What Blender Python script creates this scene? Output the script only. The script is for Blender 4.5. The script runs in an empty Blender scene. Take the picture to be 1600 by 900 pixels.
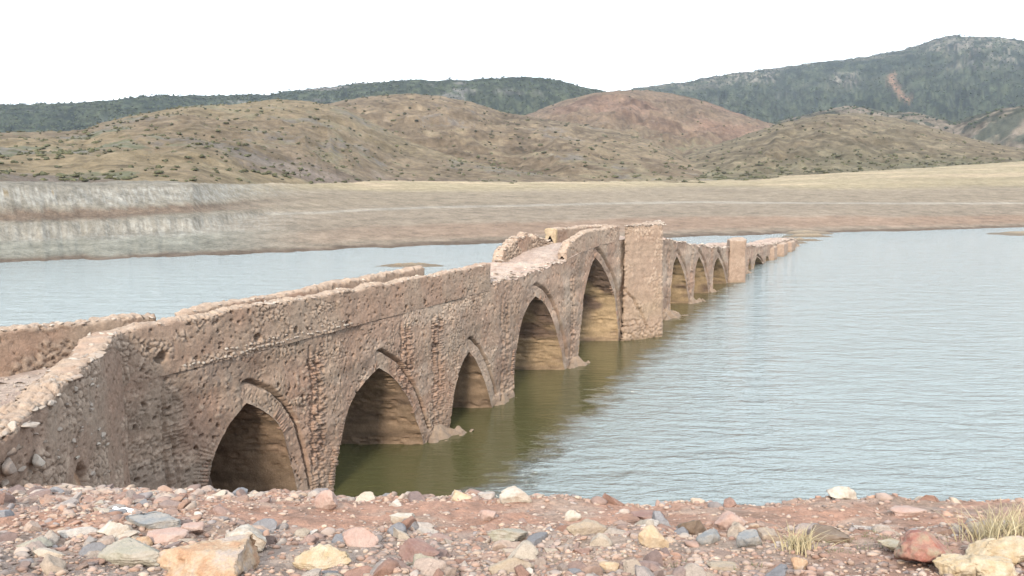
import bpy, bmesh, math, random
import numpy as np
from mathutils import Vector, Matrix

# ------------------------------------------------------------------ camera, sky, sun, exposure
S = bpy.context.scene
COL = S.collection
CAM_H = 10.0
F_PX, HOR = 1250.0, 275.0
PITCH = math.atan((450 - HOR) / F_PX)
cam_d = bpy.data.cameras.new("camera")
cam = bpy.data.objects.new("camera", cam_d)
COL.objects.link(cam)
cam.location = (0, 0, CAM_H)
cam.rotation_euler = (math.pi / 2 - PITCH, 0, 0)
cam_d.sensor_width = 36
cam_d.lens = 36 * F_PX / 1600
cam_d.clip_start = 0.1
cam_d.clip_end = 20000
S.camera = cam

SUN_EL, SUN_AZ = math.radians(30), math.radians(-172)      # low sun behind thin cloud, behind the camera; azimuth from +Y towards +X
W = bpy.data.worlds.new("World")
S.world = W
W.use_nodes = True
wn, wl = W.node_tree.nodes, W.node_tree.links
bg = wn["Background"]
sky = wn.new("ShaderNodeTexSky")
sky.sky_type = 'NISHITA'
sky.sun_disc = False
sky.sun_elevation = SUN_EL
sky.sun_rotation = SUN_AZ
sky.air_density = 1.0
sky.dust_density = 3.0
sky.ozone_density = 1.0
veil = wn.new("ShaderNodeMixRGB")                 # thin high cloud that whitens the whole sky
veil.inputs[0].default_value = 0.80
veil.inputs[2].default_value = (9.9, 10.7, 11.3, 1)
wl.new(sky.outputs[0], veil.inputs[1])
wl.new(veil.outputs[0], bg.inputs[0])
bg.inputs[1].default_value = 0.15
sun_d = bpy.data.lights.new("sun", 'SUN')
sun_d.energy = 3.4
sun_d.angle = math.radians(9)
sun_d.color = (1.0, 0.88, 0.73)
sun = bpy.data.objects.new("sun", sun_d)
COL.objects.link(sun)
sd = Vector((math.sin(SUN_AZ) * math.cos(SUN_EL), math.cos(SUN_AZ) * math.cos(SUN_EL), math.sin(SUN_EL)))
sun.rotation_euler = sd.to_track_quat('Z', 'Y').to_euler()
sun.location = (0, 0, 60)
S.view_settings.view_transform = 'Standard'
S.view_settings.look = 'None'
S.view_settings.exposure = 0.86
S.view_settings.gamma = 1.0
S.view_settings.use_curve_mapping = False

rng = np.random.default_rng(7)
random.seed(7)

# ------------------------------------------------------------------ numeric noise
def _hash(ix, iy, iz, seed=0):
    h = (ix.astype(np.int64) * 374761393 + iy.astype(np.int64) * 668265263 + iz.astype(np.int64) * 2147483647 + seed * 974634777) & 0xffffffff
    h = ((h ^ (h >> 13)) * 1274126177) & 0xffffffff
    h = ((h ^ (h >> 16)) * 2246822519) & 0xffffffff
    return ((h ^ (h >> 15)) & 0xffffff) / float(0xffffff)

def vnoise(x, y, z=None, seed=0):
    x = np.asarray(x, float); y = np.asarray(y, float)
    z = np.zeros_like(x) if z is None else np.asarray(z, float)
    ix, iy, iz = np.floor(x), np.floor(y), np.floor(z)
    fx, fy, fz = x - ix, y - iy, z - iz
    u, v, w = [f * f * f * (f * (f * 6 - 15) + 10) for f in (fx, fy, fz)]
    r = 0
    for a in (0, 1):
        for b in (0, 1):
            for c in (0, 1):
                r = r + _hash(ix + a, iy + b, iz + c, seed) * (u if a else 1 - u) * (v if b else 1 - v) * (w if c else 1 - w)
    return r * 2 - 1

def fbm(x, y, z=None, o=4, seed=0, g=0.5):
    r, a, t, f = 0, 1, 0, 1
    for k in range(o):
        r = r + a * vnoise(x * f + 13.7 * k, y * f + 7.1 * k, None if z is None else z * f + 3.3 * k, seed + k)
        t += a; a *= g; f *= 2.03
    return r / t * 1.6

def worley(x, y, seed=0, jit=0.85):
    ix, iy = np.floor(x), np.floor(y)
    f1 = np.full(x.shape, 9.0); f2 = f1.copy(); cid = np.zeros(x.shape)
    zz = np.zeros_like(ix)
    for a in (-1, 0, 1):
        for b in (-1, 0, 1):
            cx, cy = ix + a, iy + b
            px = cx + .5 + (_hash(cx, cy, zz, seed) - .5) * jit
            py = cy + .5 + (_hash(cx, cy, zz, seed + 11) - .5) * jit
            d = np.hypot(px - x, py - y)
            hid = _hash(cx, cy, zz, seed + 29)
            new = d < f1
            f2 = np.where(new, f1, np.minimum(f2, d))
            cid = np.where(new, hid, cid)
            f1 = np.where(new, d, f1)
    return f1, f2, cid

def sstep(a, b, x):
    t = np.clip((x - a) / (b - a), 0, 1)
    return t * t * (3 - 2 * t)

def lerp3(a, b, t):
    t = np.asarray(t)[..., None]
    return np.asarray(a) * (1 - t) + np.asarray(b) * t

# ------------------------------------------------------------------ camera ray helper: a photograph pixel (1600 x 900) becomes a direction
def ray(px, py):
    u = (px - 800) / F_PX; v = -(py - 450) / F_PX
    return np.array([u, math.cos(PITCH) + v * math.sin(PITCH), -math.sin(PITCH) + v * math.cos(PITCH)])

def onz(px, py, z=0.0):
    r = ray(px, py); t = (z - CAM_H) / r[2]
    return np.array([r[0] * t, r[1] * t, z])

# ------------------------------------------------------------------ materials
def nodes_of(m):
    m.use_nodes = True
    return m.node_tree.nodes, m.node_tree.links

def math_node(n, l, op, a, b):
    k = n.new("ShaderNodeMath"); k.operation = op
    for i, v in enumerate((a, b)):
        if hasattr(v, 'is_linked'): l.new(v, k.inputs[i])
        else: k.inputs[i].default_value = v
    return k.outputs[0]

ALB = 0.61                                       # overall reflectance of soil and stone
def earthy(name, rough=0.92, fine=(28, 0.55), grain=0.35, bump=(0.012, 34.0), tint_obj=None, spec=0.25, coords='pos', streak=None):
    """colour from the mesh's own Col attribute (or a per-object ramp), broken up by procedural grain, with a fine bump"""
    m = bpy.data.materials.new(name)
    n, l = nodes_of(m)
    p = n["Principled BSDF"]
    p.inputs["Roughness"].default_value = rough
    p.inputs["Specular IOR Level"].default_value = spec
    if coords == 'pos':
        vec = n.new("ShaderNodeNewGeometry").outputs["Position"]
    else:
        vec = n.new("ShaderNodeTexCoord").outputs["Object"]
    if tint_obj:
        oi = n.new("ShaderNodeObjectInfo")
        own = tint_obj == 'own'
        if own: tint_obj = [(0, 0, 0), (1, 1, 1)]
        cr = n.new("ShaderNodeValToRGB")
        cr.color_ramp.interpolation = 'LINEAR'
        el = cr.color_ramp.elements
        while len(el) > 1: el.remove(el[-1])
        el[0].position = 0; el[0].color = (*tint_obj[0], 1)
        for i, c in enumerate(tint_obj[1:]):
            e = el.new((i + 1) / (len(tint_obj) - 1)); e.color = (*c, 1)
        l.new(oi.outputs["Random"], cr.inputs[0])
        base = oi.outputs['Color'] if own else cr.outputs[0]
        add = n.new("ShaderNodeVectorMath"); add.operation = 'ADD'
        l.new(vec, add.inputs[0])
        sc = n.new("ShaderNodeVectorMath"); sc.operation = 'SCALE'
        l.new(oi.outputs["Location"], sc.inputs[0]); sc.inputs[3].default_value = 3.1
        l.new(sc.outputs[0], add.inputs[1])
        if coords != 'pos': vec = add.outputs[0]
    else:
        at = n.new("ShaderNodeAttribute"); at.attribute_name = "Col"
        base = at.outputs["Color"]
    nz = n.new("ShaderNodeTexNoise"); nz.inputs["Scale"].default_value = fine[0] * 0.22
    nz.inputs["Detail"].default_value = 6; nz.inputs["Roughness"].default_value = 0.65
    l.new(vec, nz.inputs["Vector"])
    nf = n.new("ShaderNodeTexNoise"); nf.inputs["Scale"].default_value = fine[0]
    nf.inputs["Detail"].default_value = 5; nf.inputs["Roughness"].default_value = 0.7
    l.new(vec, nf.inputs["Vector"])
    a = math_node(n, l, 'MULTIPLY_ADD', nz.outputs[0], 1.0); a.node.inputs[2].default_value = -0.5
    b = math_node(n, l, 'MULTIPLY_ADD', nf.outputs[0], 1.0); b.node.inputs[2].default_value = -0.5
    s = math_node(n, l, 'ADD', a, b)
    g = math_node(n, l, 'MULTIPLY_ADD', s, grain * 2.4 * ALB); g.node.inputs[2].default_value = ALB
    mul = n.new("ShaderNodeVectorMath"); mul.operation = 'SCALE'
    l.new(base, mul.inputs[0]); l.new(g, mul.inputs[3])
    l.new(mul.outputs[0], p.inputs["Base Color"])
    if bump:
        bn = n.new("ShaderNodeTexNoise"); bn.inputs["Scale"].default_value = bump[1]
        bn.inputs["Detail"].default_value = 6; bn.inputs["Roughness"].default_value = 0.68
        l.new(vec, bn.inputs["Vector"])
        bp = n.new("ShaderNodeBump"); bp.inputs["Distance"].default_value = bump[0]
        bp.inputs["Strength"].default_value = 1.0
        l.new(bn.outputs[0], bp.inputs["Height"])
        l.new(bp.outputs[0], p.inputs["Normal"])
    return m

M_WALL = earthy("weathered_masonry", fine=(16, .5), grain=0.42, bump=(0.03, 22))
M_DECK = earthy("dusty_roadway", fine=(14, .5), grain=0.38, bump=(0.03, 16))
M_BANK = earthy("stony_earth", fine=(24, .5), grain=0.6, bump=(0.03, 30))
M_HILL = earthy("dry_hillside", fine=(1.6, .5), grain=0.5, bump=(0.5, .9), rough=1.0, spec=0.05)
M_WOODED = earthy("wooded_mountain", fine=(0.12, .5), grain=0.8, bump=(4.0, 0.12), rough=1.0, spec=0.0)
M_LEAF = earthy("dry_scrub_leaves", fine=(3, .5), grain=0.5, bump=None, rough=1.0, spec=0.05)
ROCKS = [(.50, .42, .36), (.40, .28, .225), (.46, .40, .36), (.36, .215, .165), (.52, .41, .32), (.42, .33, .285), (.28, .20, .18),
         (.56, .50, .45), (.44, .28, .21), (.40, .34, .31), (.57, .48, .39), (.38, .26, .22), (.29, .28, .29), (.50, .38, .31), (.34, .25, .22)]
M_ROCK = earthy("loose_stone", rough=0.85, fine=(20, .5), grain=0.45, bump=(0.006, 45), tint_obj='own', coords='obj', spec=0.3)
CS = [(.45, .375, .315), (.50, .425, .36), (.41, .33, .27), (.56, .49, .42), (.43, .36, .31), (.38, .30, .25)]
M_COPING = earthy("coping_stone", rough=0.9, fine=(26, .5), grain=0.35, bump=(0.008, 40), tint_obj=CS, coords='obj')
M_PEB = earthy("pebble_mix", fine=(30, .5), grain=0.3, bump=None)

def two_tone(name, c1, c2, scale, grain=0.4, c3=None, bump=0.012):
    """stone with patches of a second and third colour of its own"""
    m = bpy.data.materials.new(name)
    n, l = nodes_of(m)
    p = n["Principled BSDF"]; p.inputs["Roughness"].default_value = 0.82; p.inputs["Specular IOR Level"].default_value = 0.3
    tc = n.new("ShaderNodeTexCoord").outputs["Object"]
    def nz(sc, de=6):
        k = n.new("ShaderNodeTexNoise"); k.inputs["Scale"].default_value = sc; k.inputs["Detail"].default_value = de
        k.inputs["Roughness"].default_value = 0.62; l.new(tc, k.inputs["Vector"]); return k.outputs[0]
    r = n.new("ShaderNodeValToRGB"); e = r.color_ramp.elements
    e[0].position = .38; e[0].color = (*c1, 1); e[1].position = .62; e[1].color = (*c2, 1)
    if c3:
        k = e.new(.50); k.color = (*c3, 1)
    scale = scale * 3.5
    l.new(nz(scale), r.inputs[0])
    g = math_node(n, l, 'MULTIPLY_ADD', nz(scale * 9), grain * 2 * ALB); g.node.inputs[2].default_value = (1 - grain) * ALB
    mul = n.new("ShaderNodeVectorMath"); mul.operation = 'SCALE'
    l.new(r.outputs[0], mul.inputs[0]); l.new(g, mul.inputs[3]); l.new(mul.outputs[0], p.inputs["Base Color"])
    bp = n.new("ShaderNodeBump"); bp.inputs["Distance"].default_value = bump
    l.new(nz(scale * 3, 8), bp.inputs["Height"]); l.new(bp.outputs[0], p.inputs["Normal"])
    return m

# ------------------------------------------------------------------ mesh helpers
def new_mesh(name, v, f, col=None, smooth=True):
    me = bpy.data.meshes.new(name)
    v = np.ascontiguousarray(v, dtype=np.float32).reshape(-1, 3)
    f = np.ascontiguousarray(f, dtype=np.int32)
    k = f.shape[1]
    me.vertices.add(len(v)); me.vertices.foreach_set("co", v.ravel())
    me.loops.add(f.size); me.loops.foreach_set("vertex_index", f.ravel())
    me.polygons.add(len(f))
    me.polygons.foreach_set("loop_start", np.arange(0, f.size, k, dtype=np.int32))
    if smooth: me.polygons.foreach_set("use_smooth", np.ones(len(f), dtype=bool))
    if col is not None:
        c = np.ones((len(v), 4), dtype=np.float32); c[:, :3] = np.asarray(col).reshape(-1, 3)
        a = me.color_attributes.new("Col", 'FLOAT_COLOR', 'POINT')
        a.data.foreach_set("color", c.ravel())
    me.update(calc_edges=True)
    return me

def link(name, me, mat=None, parent=None, **props):
    o = bpy.data.objects.new(name, me)
    COL.objects.link(o)
    if me is not None and mat is not None and not me.materials: me.materials.append(mat)
    if parent is not None: o.parent = parent
    for k, v in props.items(): o[k] = v
    return o

def grid_faces(nu, nv, closed_v=False):
    i = np.arange(nu - 1)[:, None]; j = np.arange(nv if closed_v else nv - 1)[None, :]
    a = i * nv + j; b = (i + 1) * nv + j; j2 = (j + 1) % nv
    c = (i + 1) * nv + j2; d = i * nv + j2
    return np.stack([a, b, c, d], -1).reshape(-1, 4)

def ico(sub):
    bm = bmesh.new(); bmesh.ops.create_icosphere(bm, subdivisions=sub, radius=1)
    v = np.array([x.co[:] for x in bm.verts]); f = np.array([[x.index for x in t.verts] for t in bm.faces]); bm.free()
    return v, f
ICO = {k: ico(k) for k in (1, 2, 3, 4, 5)}

def rock_verts(sub, seed, planes=9, rough=0.06, squash=(1, .8, .6), soft=0.0, bed=0.0):
    """angular stone: a ball cut by random planes, then roughened; bed > 0 adds the layering of slaty rock"""
    r = np.random.default_rng(seed)
    v = ICO[sub][0].copy()
    for k in range(planes):
        d = r.normal(size=3); d /= np.linalg.norm(d); h = r.uniform(.30, .72)
        t = v @ d
        ex = np.maximum(t - h, 0)
        v -= np.outer(ex * (1 - soft), d)
    if sub >= 3:
        n = fbm(v[:, 0] * 2 + seed, v[:, 1] * 2, v[:, 2] * 2, o=4, seed=seed)
        n2 = fbm(v[:, 0] * 7 + seed, v[:, 1] * 7, v[:, 2] * 7, o=3, seed=seed + 5)
        n3_ = fbm(v[:, 0] * 17, v[:, 1] * 17 + seed, v[:, 2] * 17, o=2, seed=seed + 8)
        v *= (1 + rough * n + rough * .45 * n2 + (rough * .22 * n3_ if sub > 3 else 0))[:, None]
        if bed:
            q = v[:, 2] * 7 + .6 * n
            v[:, :2] *= (1 + bed * (np.abs((q % 1) - .5) - .25))[:, None]
    else:
        v *= (1 + rough * r.normal(size=(len(v), 1)))
    return v * np.array(squash)

# ------------------------------------------------------------------ bridge frame: s along the bridge, out towards the open water, w across (oblique) to the far side
P0 = np.array([-5.6325, 24.452]); D = np.array([0.457834, 0.889037]); NO = np.array([D[1], -D[0]])
T = np.array([-0.9995, 0.03]); BW = 3.4
def W3(s, out, z, w=0.0):
    s, out, z, w = np.broadcast_arrays(np.asarray(s, float), out, z, w)
    xy = P0 + s[..., None] * D + out[..., None] * NO + w[..., None] * T
    return np.concatenate([xy, z[..., None]], -1)

C_MORTAR = np.array((.35, .25, .19)); C_STONE = np.array((.45, .35, .275)); C_STONE2 = np.array((.37, .275, .21))
C_BRICK = np.array((.35, .225, .165)); C_CREAM = np.array((.47, .37, .23)); C_SILT = np.array((.37, .285, .22))

_T = [(0, 0), (.002, .30), (.012, .62), (.11, .89), (.27, 1), (.45, .86), (.69, .60), (.87, .27), (1, 0)]
def _gen(sl, sr, h): return [(sl + (sr - sl) * a, h * b) for a, b in _T]
OUT = [[(-5.30, 0), (-5.24, .9), (-5.09, 1.87), (-4.81, 2.72), (-4.42, 3.23), (-4.02, 3.56), (-3.52, 3.84), (-3.10, 3.62), (-2.62, 3.21), (-2.29, 2.75), (-2.08, 2.22), (-1.90, 1.55), (-1.76, .67), (-1.66, 0)],
       [(-.10, 0), (.20, 1.14), (.56, 2.22), (.93, 2.72), (1.41, 3.10), (1.9, 3.36), (2.4, 3.50), (3.05, 3.17), (3.70, 2.63), (4.15, 1.97), (4.55, 1.26), (4.95, .35), (5.05, 0)],
       [(6.9, 0), (7.1, 1.11), (7.5, 2.02), (7.93, 2.58), (8.48, 2.86), (9.1, 2.37), (9.58, 1.70), (9.97, .99), (10.31, .32), (10.48, 0)],
       [(12.5, 0), (12.6, 1.4), (12.92, 2.8), (13.42, 3.55), (14.07, 4.10), (14.76, 4.32), (15.7, 3.97), (16.46, 3.32), (17.2, 2.30), (17.7, 1.38), (18.2, .15), (18.26, 0)],
       [(20.15, 0), (20.25, 1.6), (20.64, 3.1), (21.23, 4.39), (21.96, 5.24), (22.63, 5.5), (23.44, 5.02), (24.52, 4.16), (25.43, 3.14), (26.04, 2.17), (26.5, .5), (26.6, 0)],
       _gen(37.7, 43.0, 4.1), _gen(44.4, 49.3, 3.45), _gen(51.0, 56.3, 2.85), _gen(66.6, 68.6, 1.0), _gen(70.2, 75.0, 1.15), _gen(77.2, 79.2, .75), _gen(81.0, 83.0, .7)]
ARCHES = []; CURVES = []
for o_ in OUT:
    q = np.array(o_, float); k = int(np.argmax(q[:, 1]))
    def cut(a):
        for _ in range(2):
            n_ = [a[0]]
            for i in range(len(a) - 1): n_ += [a[i] * .75 + a[i + 1] * .25, a[i] * .25 + a[i + 1] * .75]
            a = np.array(n_ + [a[-1]])
        return a
    L_, R_ = cut(q[:k + 1]), cut(q[k:])
    ARCHES.append((q[0, 0], q[k, 0], q[-1, 0], q[k, 1])); w_ = np.concatenate([L_, R_[1:]]); w_ = np.array([w_[0]] + [v for a, b in zip(w_[:-1], w_[1:]) for v in (a * .7 + b * .3, a * .3 + b * .7)] + [w_[-1]]); CURVES.append(w_)
def resample(c, res):
    d = np.concatenate([[0], np.cumsum(np.hypot(*np.diff(c, axis=0).T))])
    n = max(12, int(d[-1] / res)); u = np.linspace(0, d[-1], n); u[np.argmin(np.abs(u - d[np.argmax(c[:, 1])]))] = d[np.argmax(c[:, 1])]
    return np.stack([np.interp(u, d, c[:, 0]), np.interp(u, d, c[:, 1])], -1)
def arch_dist(i, s, z):
    """signed distance outward from the outline of arch i, and the arc length of the nearest point"""
    c = CURVES[i]; c = c if i < 5 else resample(c, .5)
    best = np.full(s.shape, 99.0); arc = np.zeros(s.shape); acc = 0.0
    for a, b in zip(c[:-1], c[1:]):
        d = b - a; L2 = float(d @ d)
        if L2 < 1e-9: continue
        u = np.clip(((s - a[0]) * d[0] + (z - a[1]) * d[1]) / L2, 0, 1)
        e = np.hypot(s - a[0] - u * d[0], z - a[1] - u * d[1]); new = e < best
        best = np.where(new, e, best); arc = np.where(new, acc + u * math.sqrt(L2), arc); acc += math.sqrt(L2)
    inside = (z < np.interp(s, c[:, 0], c[:, 1], left=-9, right=-9))
    return np.where(inside, -best, best), arc

def deck_z(s):
    return np.interp(s, [-12, 9.8, 10.2, 13.6, 17.8, 20, 23, 26.4, 33, 35.4, 39.3, 45, 50.6, 57, 63.6, 66, 70, 80, 90, 98.5, 104],
                        [5.25, 5.25, 5.5, 5.5, 5.68, 6.0, 6.2, 6.25, 5.9, 5.6, 5.15, 4.45, 3.9, 3.3, 3.2, 2.75, 2.4, 1.86, 1.54, 1.29, .5])
PIERS = [-6.0, -.75, 4.05, 6.1, 11.6, 19.3, 35.2, 37.0, 43.5, 50.1, 57.2]

def face_relief(s, z, lod=1.0):
    """depth (towards the water) and colour of the river face at (s, z)"""
    h = 0.05 * fbm(s * .55, z * .7, o=2, seed=1) + .014 * fbm(s * 2.6, z * 2.6, o=3, seed=3) + .012 * fbm(s * 9, z * 9, o=2, seed=4)
    wx = s + .05 * vnoise(s * 4, z * 4, seed=71); wz = z + .05 * vnoise(s * 4, z * 4, seed=72)
    k = sstep(11, 30, s)
    f1, f2, cid = worley(wx / .17, wz / .13, seed=5)
    dome = sstep(0.03, .20, f2 - f1)
    expo = fbm(s * .55 + 5, z * .9, o=3, seed=9)
    bias = .34 * sstep(4.2, 5.0, z) * (s < 11) + .35 * np.exp(-((s - 10.6) / 2.2)**2) * sstep(2, 4, z) + .22 * sstep(-5.2, -7.5, s) - .10
    m = sstep(.42, .62, expo + bias + .25 * vnoise(s * 3, z * 3, seed=91))
    big = (cid > .25)
    h = h + m * (dome * .052 - .036) * np.where(big, 1, .3)
    col = lerp3(C_MORTAR, C_BRICK, .30 + .35 * fbm(s * .35, z * .5, o=3, seed=21))
    col = lerp3(col, C_SILT, np.clip(.30 + .9 * fbm(s * .8 + 9, z * .55, o=3, seed=22), 0, .85))
    sc = lerp3(C_STONE2, C_STONE * 1.1, cid)
    col = lerp3(col, sc, m * dome * np.where(big, .85, .3))
    # scattered knobs of stone and sockets where a stone has dropped out, everywhere
    g1, g2, gid = worley(wx / .23 + 40, wz / .19, seed=15)
    knob = sstep(.42, .12, g1) * (gid > .80) * (1 - m)
    h = h + knob * .022; col = lerp3(col, C_STONE, knob * .7)
    sock = sstep(.30, .16, g1) * (gid < .10 + .12 * sstep(0, .6, expo))
    h = h - sock * .15
    e1, e2, eid = worley(wx / .11 + 80, wz / .07, seed=16)
    h = h - .06 * sstep(.4, .25, e1) * (eid < .11) + .010 * sstep(.5, .2, e1) * (eid > .7)
    # brick piers running up between the arches: eroded courses and two grooves
    for i, sp in enumerate(PIERS):
        wdt = .42 if sp > 0 else .38
        e = (s - sp) / wdt
        band = (.5 if sp < -3 else 1) * sstep(1.15, .8, np.abs(e)) * sstep(5.0, 4.3, z) * (.55 + .45 * sstep(-.3, .5, fbm(s * .4 + i, z * 1.1, o=2, seed=31)))
        course = np.abs(((z + .02 * vnoise(s * 3, z * 3, seed=33)) / .095) % 1 - .5) * 2
        brk = _hash(np.floor(s / .14 + np.floor(z / .095) * .37), np.floor(z / .095), np.zeros_like(s), 35)
        h = h + band * (-.07 * sstep(.55, .9, course) - .10 * (brk > .70) + .045 * (brk < .28))
        col = lerp3(col, C_BRICK * 1.05, band * .18)
        band = band * (.45 if sp < -3 else 1)
        for q, dp in ((-.62, .8), (.15, 1.0)):
            gx = np.exp(-((e - q - .12 * vnoise(z * .9, z * 0 + i, seed=37)) / .13)**2)
            gz = sstep(5.0, 4.6, z) * (.35 + .65 * sstep(-.3, .3, fbm(z * .7 + i * 9, z * 0 + q, o=2, seed=38)))
            h = h - .26 * dp * gx * gz * k - .10 * gx * gz * (1 - k)
    # the recessed ring round every arch, with an open joint along its back on the downstream side
    for i, a in enumerate(ARCHES[:10]):
        near = (s > a[0] - 1.0) & (s < a[2] + 1.0)
        if not near.any(): continue
        sc_ = min(1.0, a[3] / 2.8)
        e = np.full(s.shape, 9.0); al = np.zeros(s.shape)
        e[near], al[near] = arch_dist(i, s[near], z[near])
        ring = sstep(.58 * sc_, .53 * sc_, e)
        h = h - ring * .03 * (s > a[1] - .2)
        jl = np.exp(-((e - (.58 * sc_) - .02 * vnoise(s * 2, z * 2, seed=44)) / (.05 * (1 + .8 * k)))**2) * (z > .5 * sc_)
        side = sstep(a[1] - .25, a[1] + .1, s) * 1.15
        h = h - jl * .26 * side
        br = np.abs((al / .085) % 1 - .5) * 2
        vis = sstep(-.1, .4, fbm(s * 1.2 + 4, z * 1.2, o=2, seed=47) + .3 * (z < 2.2)) * np.where(s < a[1], 1, .35)
        h = h - ring * vis * .035 * sstep(.5, .9, br)
        col = lerp3(col, C_BRICK * 1.08, ring * vis * .25)
    # the ledge joint under the parapet
    if np.min(s) < 10.2:
        lz = 5.22 + .03 * vnoise(s * 1.5, s * 0, seed=52)
        h = h - .06 * np.exp(-((z - lz) / .035)**2) * (s < 10.2) * sstep(-.3, .2, fbm(s * 1.1, s * 0 + 2, o=2, seed=53))
    # old waterlines: paler silt low down, ochre further along
    low = sstep(1.6, .3, z)
    col = lerp3(col, C_SILT, low * .45)
    col = lerp3(col, (.43, .36, .30), sstep(.15, .5, fbm(s * .42 + 20, z * .8, o=4, seed=62)) * .35)
    col = lerp3(col, (.25, .175, .135), sstep(.2, .55, fbm(s * .9, z * .45 + 7, o=4, seed=63)) * .45)
    col = col * (1 + .20 * fbm(s * .25, z * 2.4, o=3, seed=61))[..., None]
    return h, np.clip(col, .02, .8)

def vec_wobble(p):
    a = .035
    return np.stack([vnoise(p[..., 0] * 1.1, p[..., 1] * 1.1, p[..., 2] * 1.1, seed=81), vnoise(p[..., 0] * 1.1 + 30, p[..., 1] * 1.1, p[..., 2] * 1.1, seed=82),
                     vnoise(p[..., 0] * 1.1, p[..., 1] * 1.1 + 30, p[..., 2] * 1.1, seed=83)], -1) * a

bridge = link('ruined_bridge', None)
bridge.location = (0, 0, 0)
bridge['label'] = 'long ruined medieval bridge of brown rubble masonry with pointed arches crossing the reservoir'
bridge['category'] = 'bridge'

def columns(s0, s1, res):
    """(s, zbottom) columns following every arch between s0 and s1"""
    out = []
    cur = s0
    for a in ARCHES:
        if a[2] < s0 or a[0] > s1: continue
        n = max(2, int((a[0] - cur) / res)); out += [(x, -1.2) for x in np.linspace(cur, a[0] - .01, n)]
        out.append((a[0] - .004, -.02))
        for q in resample(CURVES[ARCHES.index(a)], res)[1:-1]: out.append((float(q[0]), float(q[1])))
        out.append((a[2] + .004, -.02)); cur = a[2] + .01
    n = max(2, int((s1 - cur) / res)); out += [(x, -1.2) for x in np.linspace(cur, s1, n)]
    return np.array(out)

def wall_top(s):
    rag = .10 * vnoise(s * 1.3, s * 0, seed=101) + .08 * vnoise(s * 5, s * 0, seed=102)
    r = np.where((s > 10.2) & (s < 18.2), .9, 0) + np.where(s > 34, 1.0, 0)
    t = deck_z(s) + rag * r - .02
    t = t + .35 * np.exp(-((s - 66) / 1.5)**2) * 0
    return t

def front_panel(s0, s1, res, name):
    c = columns(s0, s1, res)
    s = c[:, 0]; zb = c[:, 1]; zt = wall_top(s)
    nv = int(6.8 / res)
    t = np.linspace(0, 1, nv)[None, :]
    z = np.maximum(-1.2 + (zt + 1.2)[:, None] * t, zb[:, None])
    ss = np.repeat(s[:, None], nv, 1)
    h, col = face_relief(ss, z)
    h = h * (1 - .6 * sstep(.12, 0, z - zb[:, None]) * (zb > -.5)[:, None])
    p = W3(ss, 0, z); p = p + vec_wobble(p)
    p[..., :2] += h[..., None] * NO
    return link(name, new_mesh(name, p, grid_faces(len(s), nv), col), M_WALL, bridge)

front_panel(-7.75, 10.9, .032, 'river_face')
front_panel(10.9, 35.0, .06, 'river_face')
front_panel(35.0, 64.5, .11, 'river_face')
front_panel(64.5, 104, .14, 'river_face')

# far side of the body (seen from elsewhere), in the same columns
c = columns(-7.25, 104, .3); s = c[:, 0]; zb = c[:, 1]; zt = wall_top(s); nv = 14
t = np.linspace(0, 1, nv)[None, :]; z = zb[:, None] + (zt - zb)[:, None] * t; ss = np.repeat(s[:, None], nv, 1)
p = W3(ss, 0, z, BW); p = p + vec_wobble(p)
link('far_face', new_mesh('far_face', p, grid_faces(len(s), nv)[:, ::-1], lerp3(C_MORTAR, C_STONE, .4 + .4 * fbm(ss, z, seed=4))), M_WALL, bridge)

# barrels of the arches
def barrel(a, res):
    c = resample(CURVES[ARCHES.index(a)], res)
    dn = np.stack([np.linspace(a[0], a[0], 6), np.linspace(-1.2, -.05, 6)], -1); up = np.stack([np.linspace(a[2], a[2], 6), np.linspace(-.05, -1.2, 6)], -1)
    pts = np.concatenate([dn, c, up]); tg = np.gradient(pts, axis=0); tg /= np.maximum(np.linalg.norm(tg, axis=1), 1e-6)[:, None]
    nrm = np.stack([tg[:, 1], -tg[:, 0]], -1)
    nw = max(8, int(BW / res)); w = np.linspace(0, BW, nw)
    s = np.repeat(pts[:, :1], nw, 1); z = np.repeat(pts[:, 1:], nw, 1); ww = np.repeat(w[None], len(pts), 0)
    p = W3(s, 0, z, ww); p = p + vec_wobble(p)
    hf, cf = face_relief(s, z); hf = hf * .4
    p[..., :2] += (hf * sstep(.5, 0, ww))[..., None] * NO
    wob = z + .03 * vnoise(ww * 1.3, z * .8, seed=110)
    row = np.floor(wob / .10); fr = np.abs(wob / .10 % 1 - .5) * 2
    bk = _hash(np.floor(ww / .26 + row * .5), row, np.zeros_like(s), int(a[0] * 7) + 200)
    keep = sstep(-.15, .35, fbm(ww * .9 + a[0], z * 1.4, o=3, seed=111) + .35 * sstep(.8, 2.0, z))
    h = .035 * fbm(ww * 2, z * 2 + a[0], o=3, seed=112) + keep * (-.05 * sstep(.5, .9, fr) + .05 * (bk - .5) - .09 * (bk > .88))
    h = h * sstep(0, .12, ww)
    p += (h[..., None]) * np.concatenate([nrm[:, None, 0:1] * D, nrm[:, None, 1:2]], -1)
    far = sstep(8, 24, s)
    col = lerp3(C_MORTAR * .48, C_BRICK * .52, .35 + .3 * bk * keep)  # shade inside the vaults put into the masonry colour by darkening it
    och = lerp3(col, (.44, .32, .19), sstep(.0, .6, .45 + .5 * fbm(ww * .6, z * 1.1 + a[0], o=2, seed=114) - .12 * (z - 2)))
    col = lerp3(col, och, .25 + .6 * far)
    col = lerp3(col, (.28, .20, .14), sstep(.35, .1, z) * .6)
    col = col * (1 + .28 * fbm(ww * .4, z * 4, o=3, seed=115))[..., None]
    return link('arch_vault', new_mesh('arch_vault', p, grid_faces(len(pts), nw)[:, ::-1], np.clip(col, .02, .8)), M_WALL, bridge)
for i, a in enumerate(ARCHES): barrel(a, .05 if i < 3 else .07 if i < 5 else .15)

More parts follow.
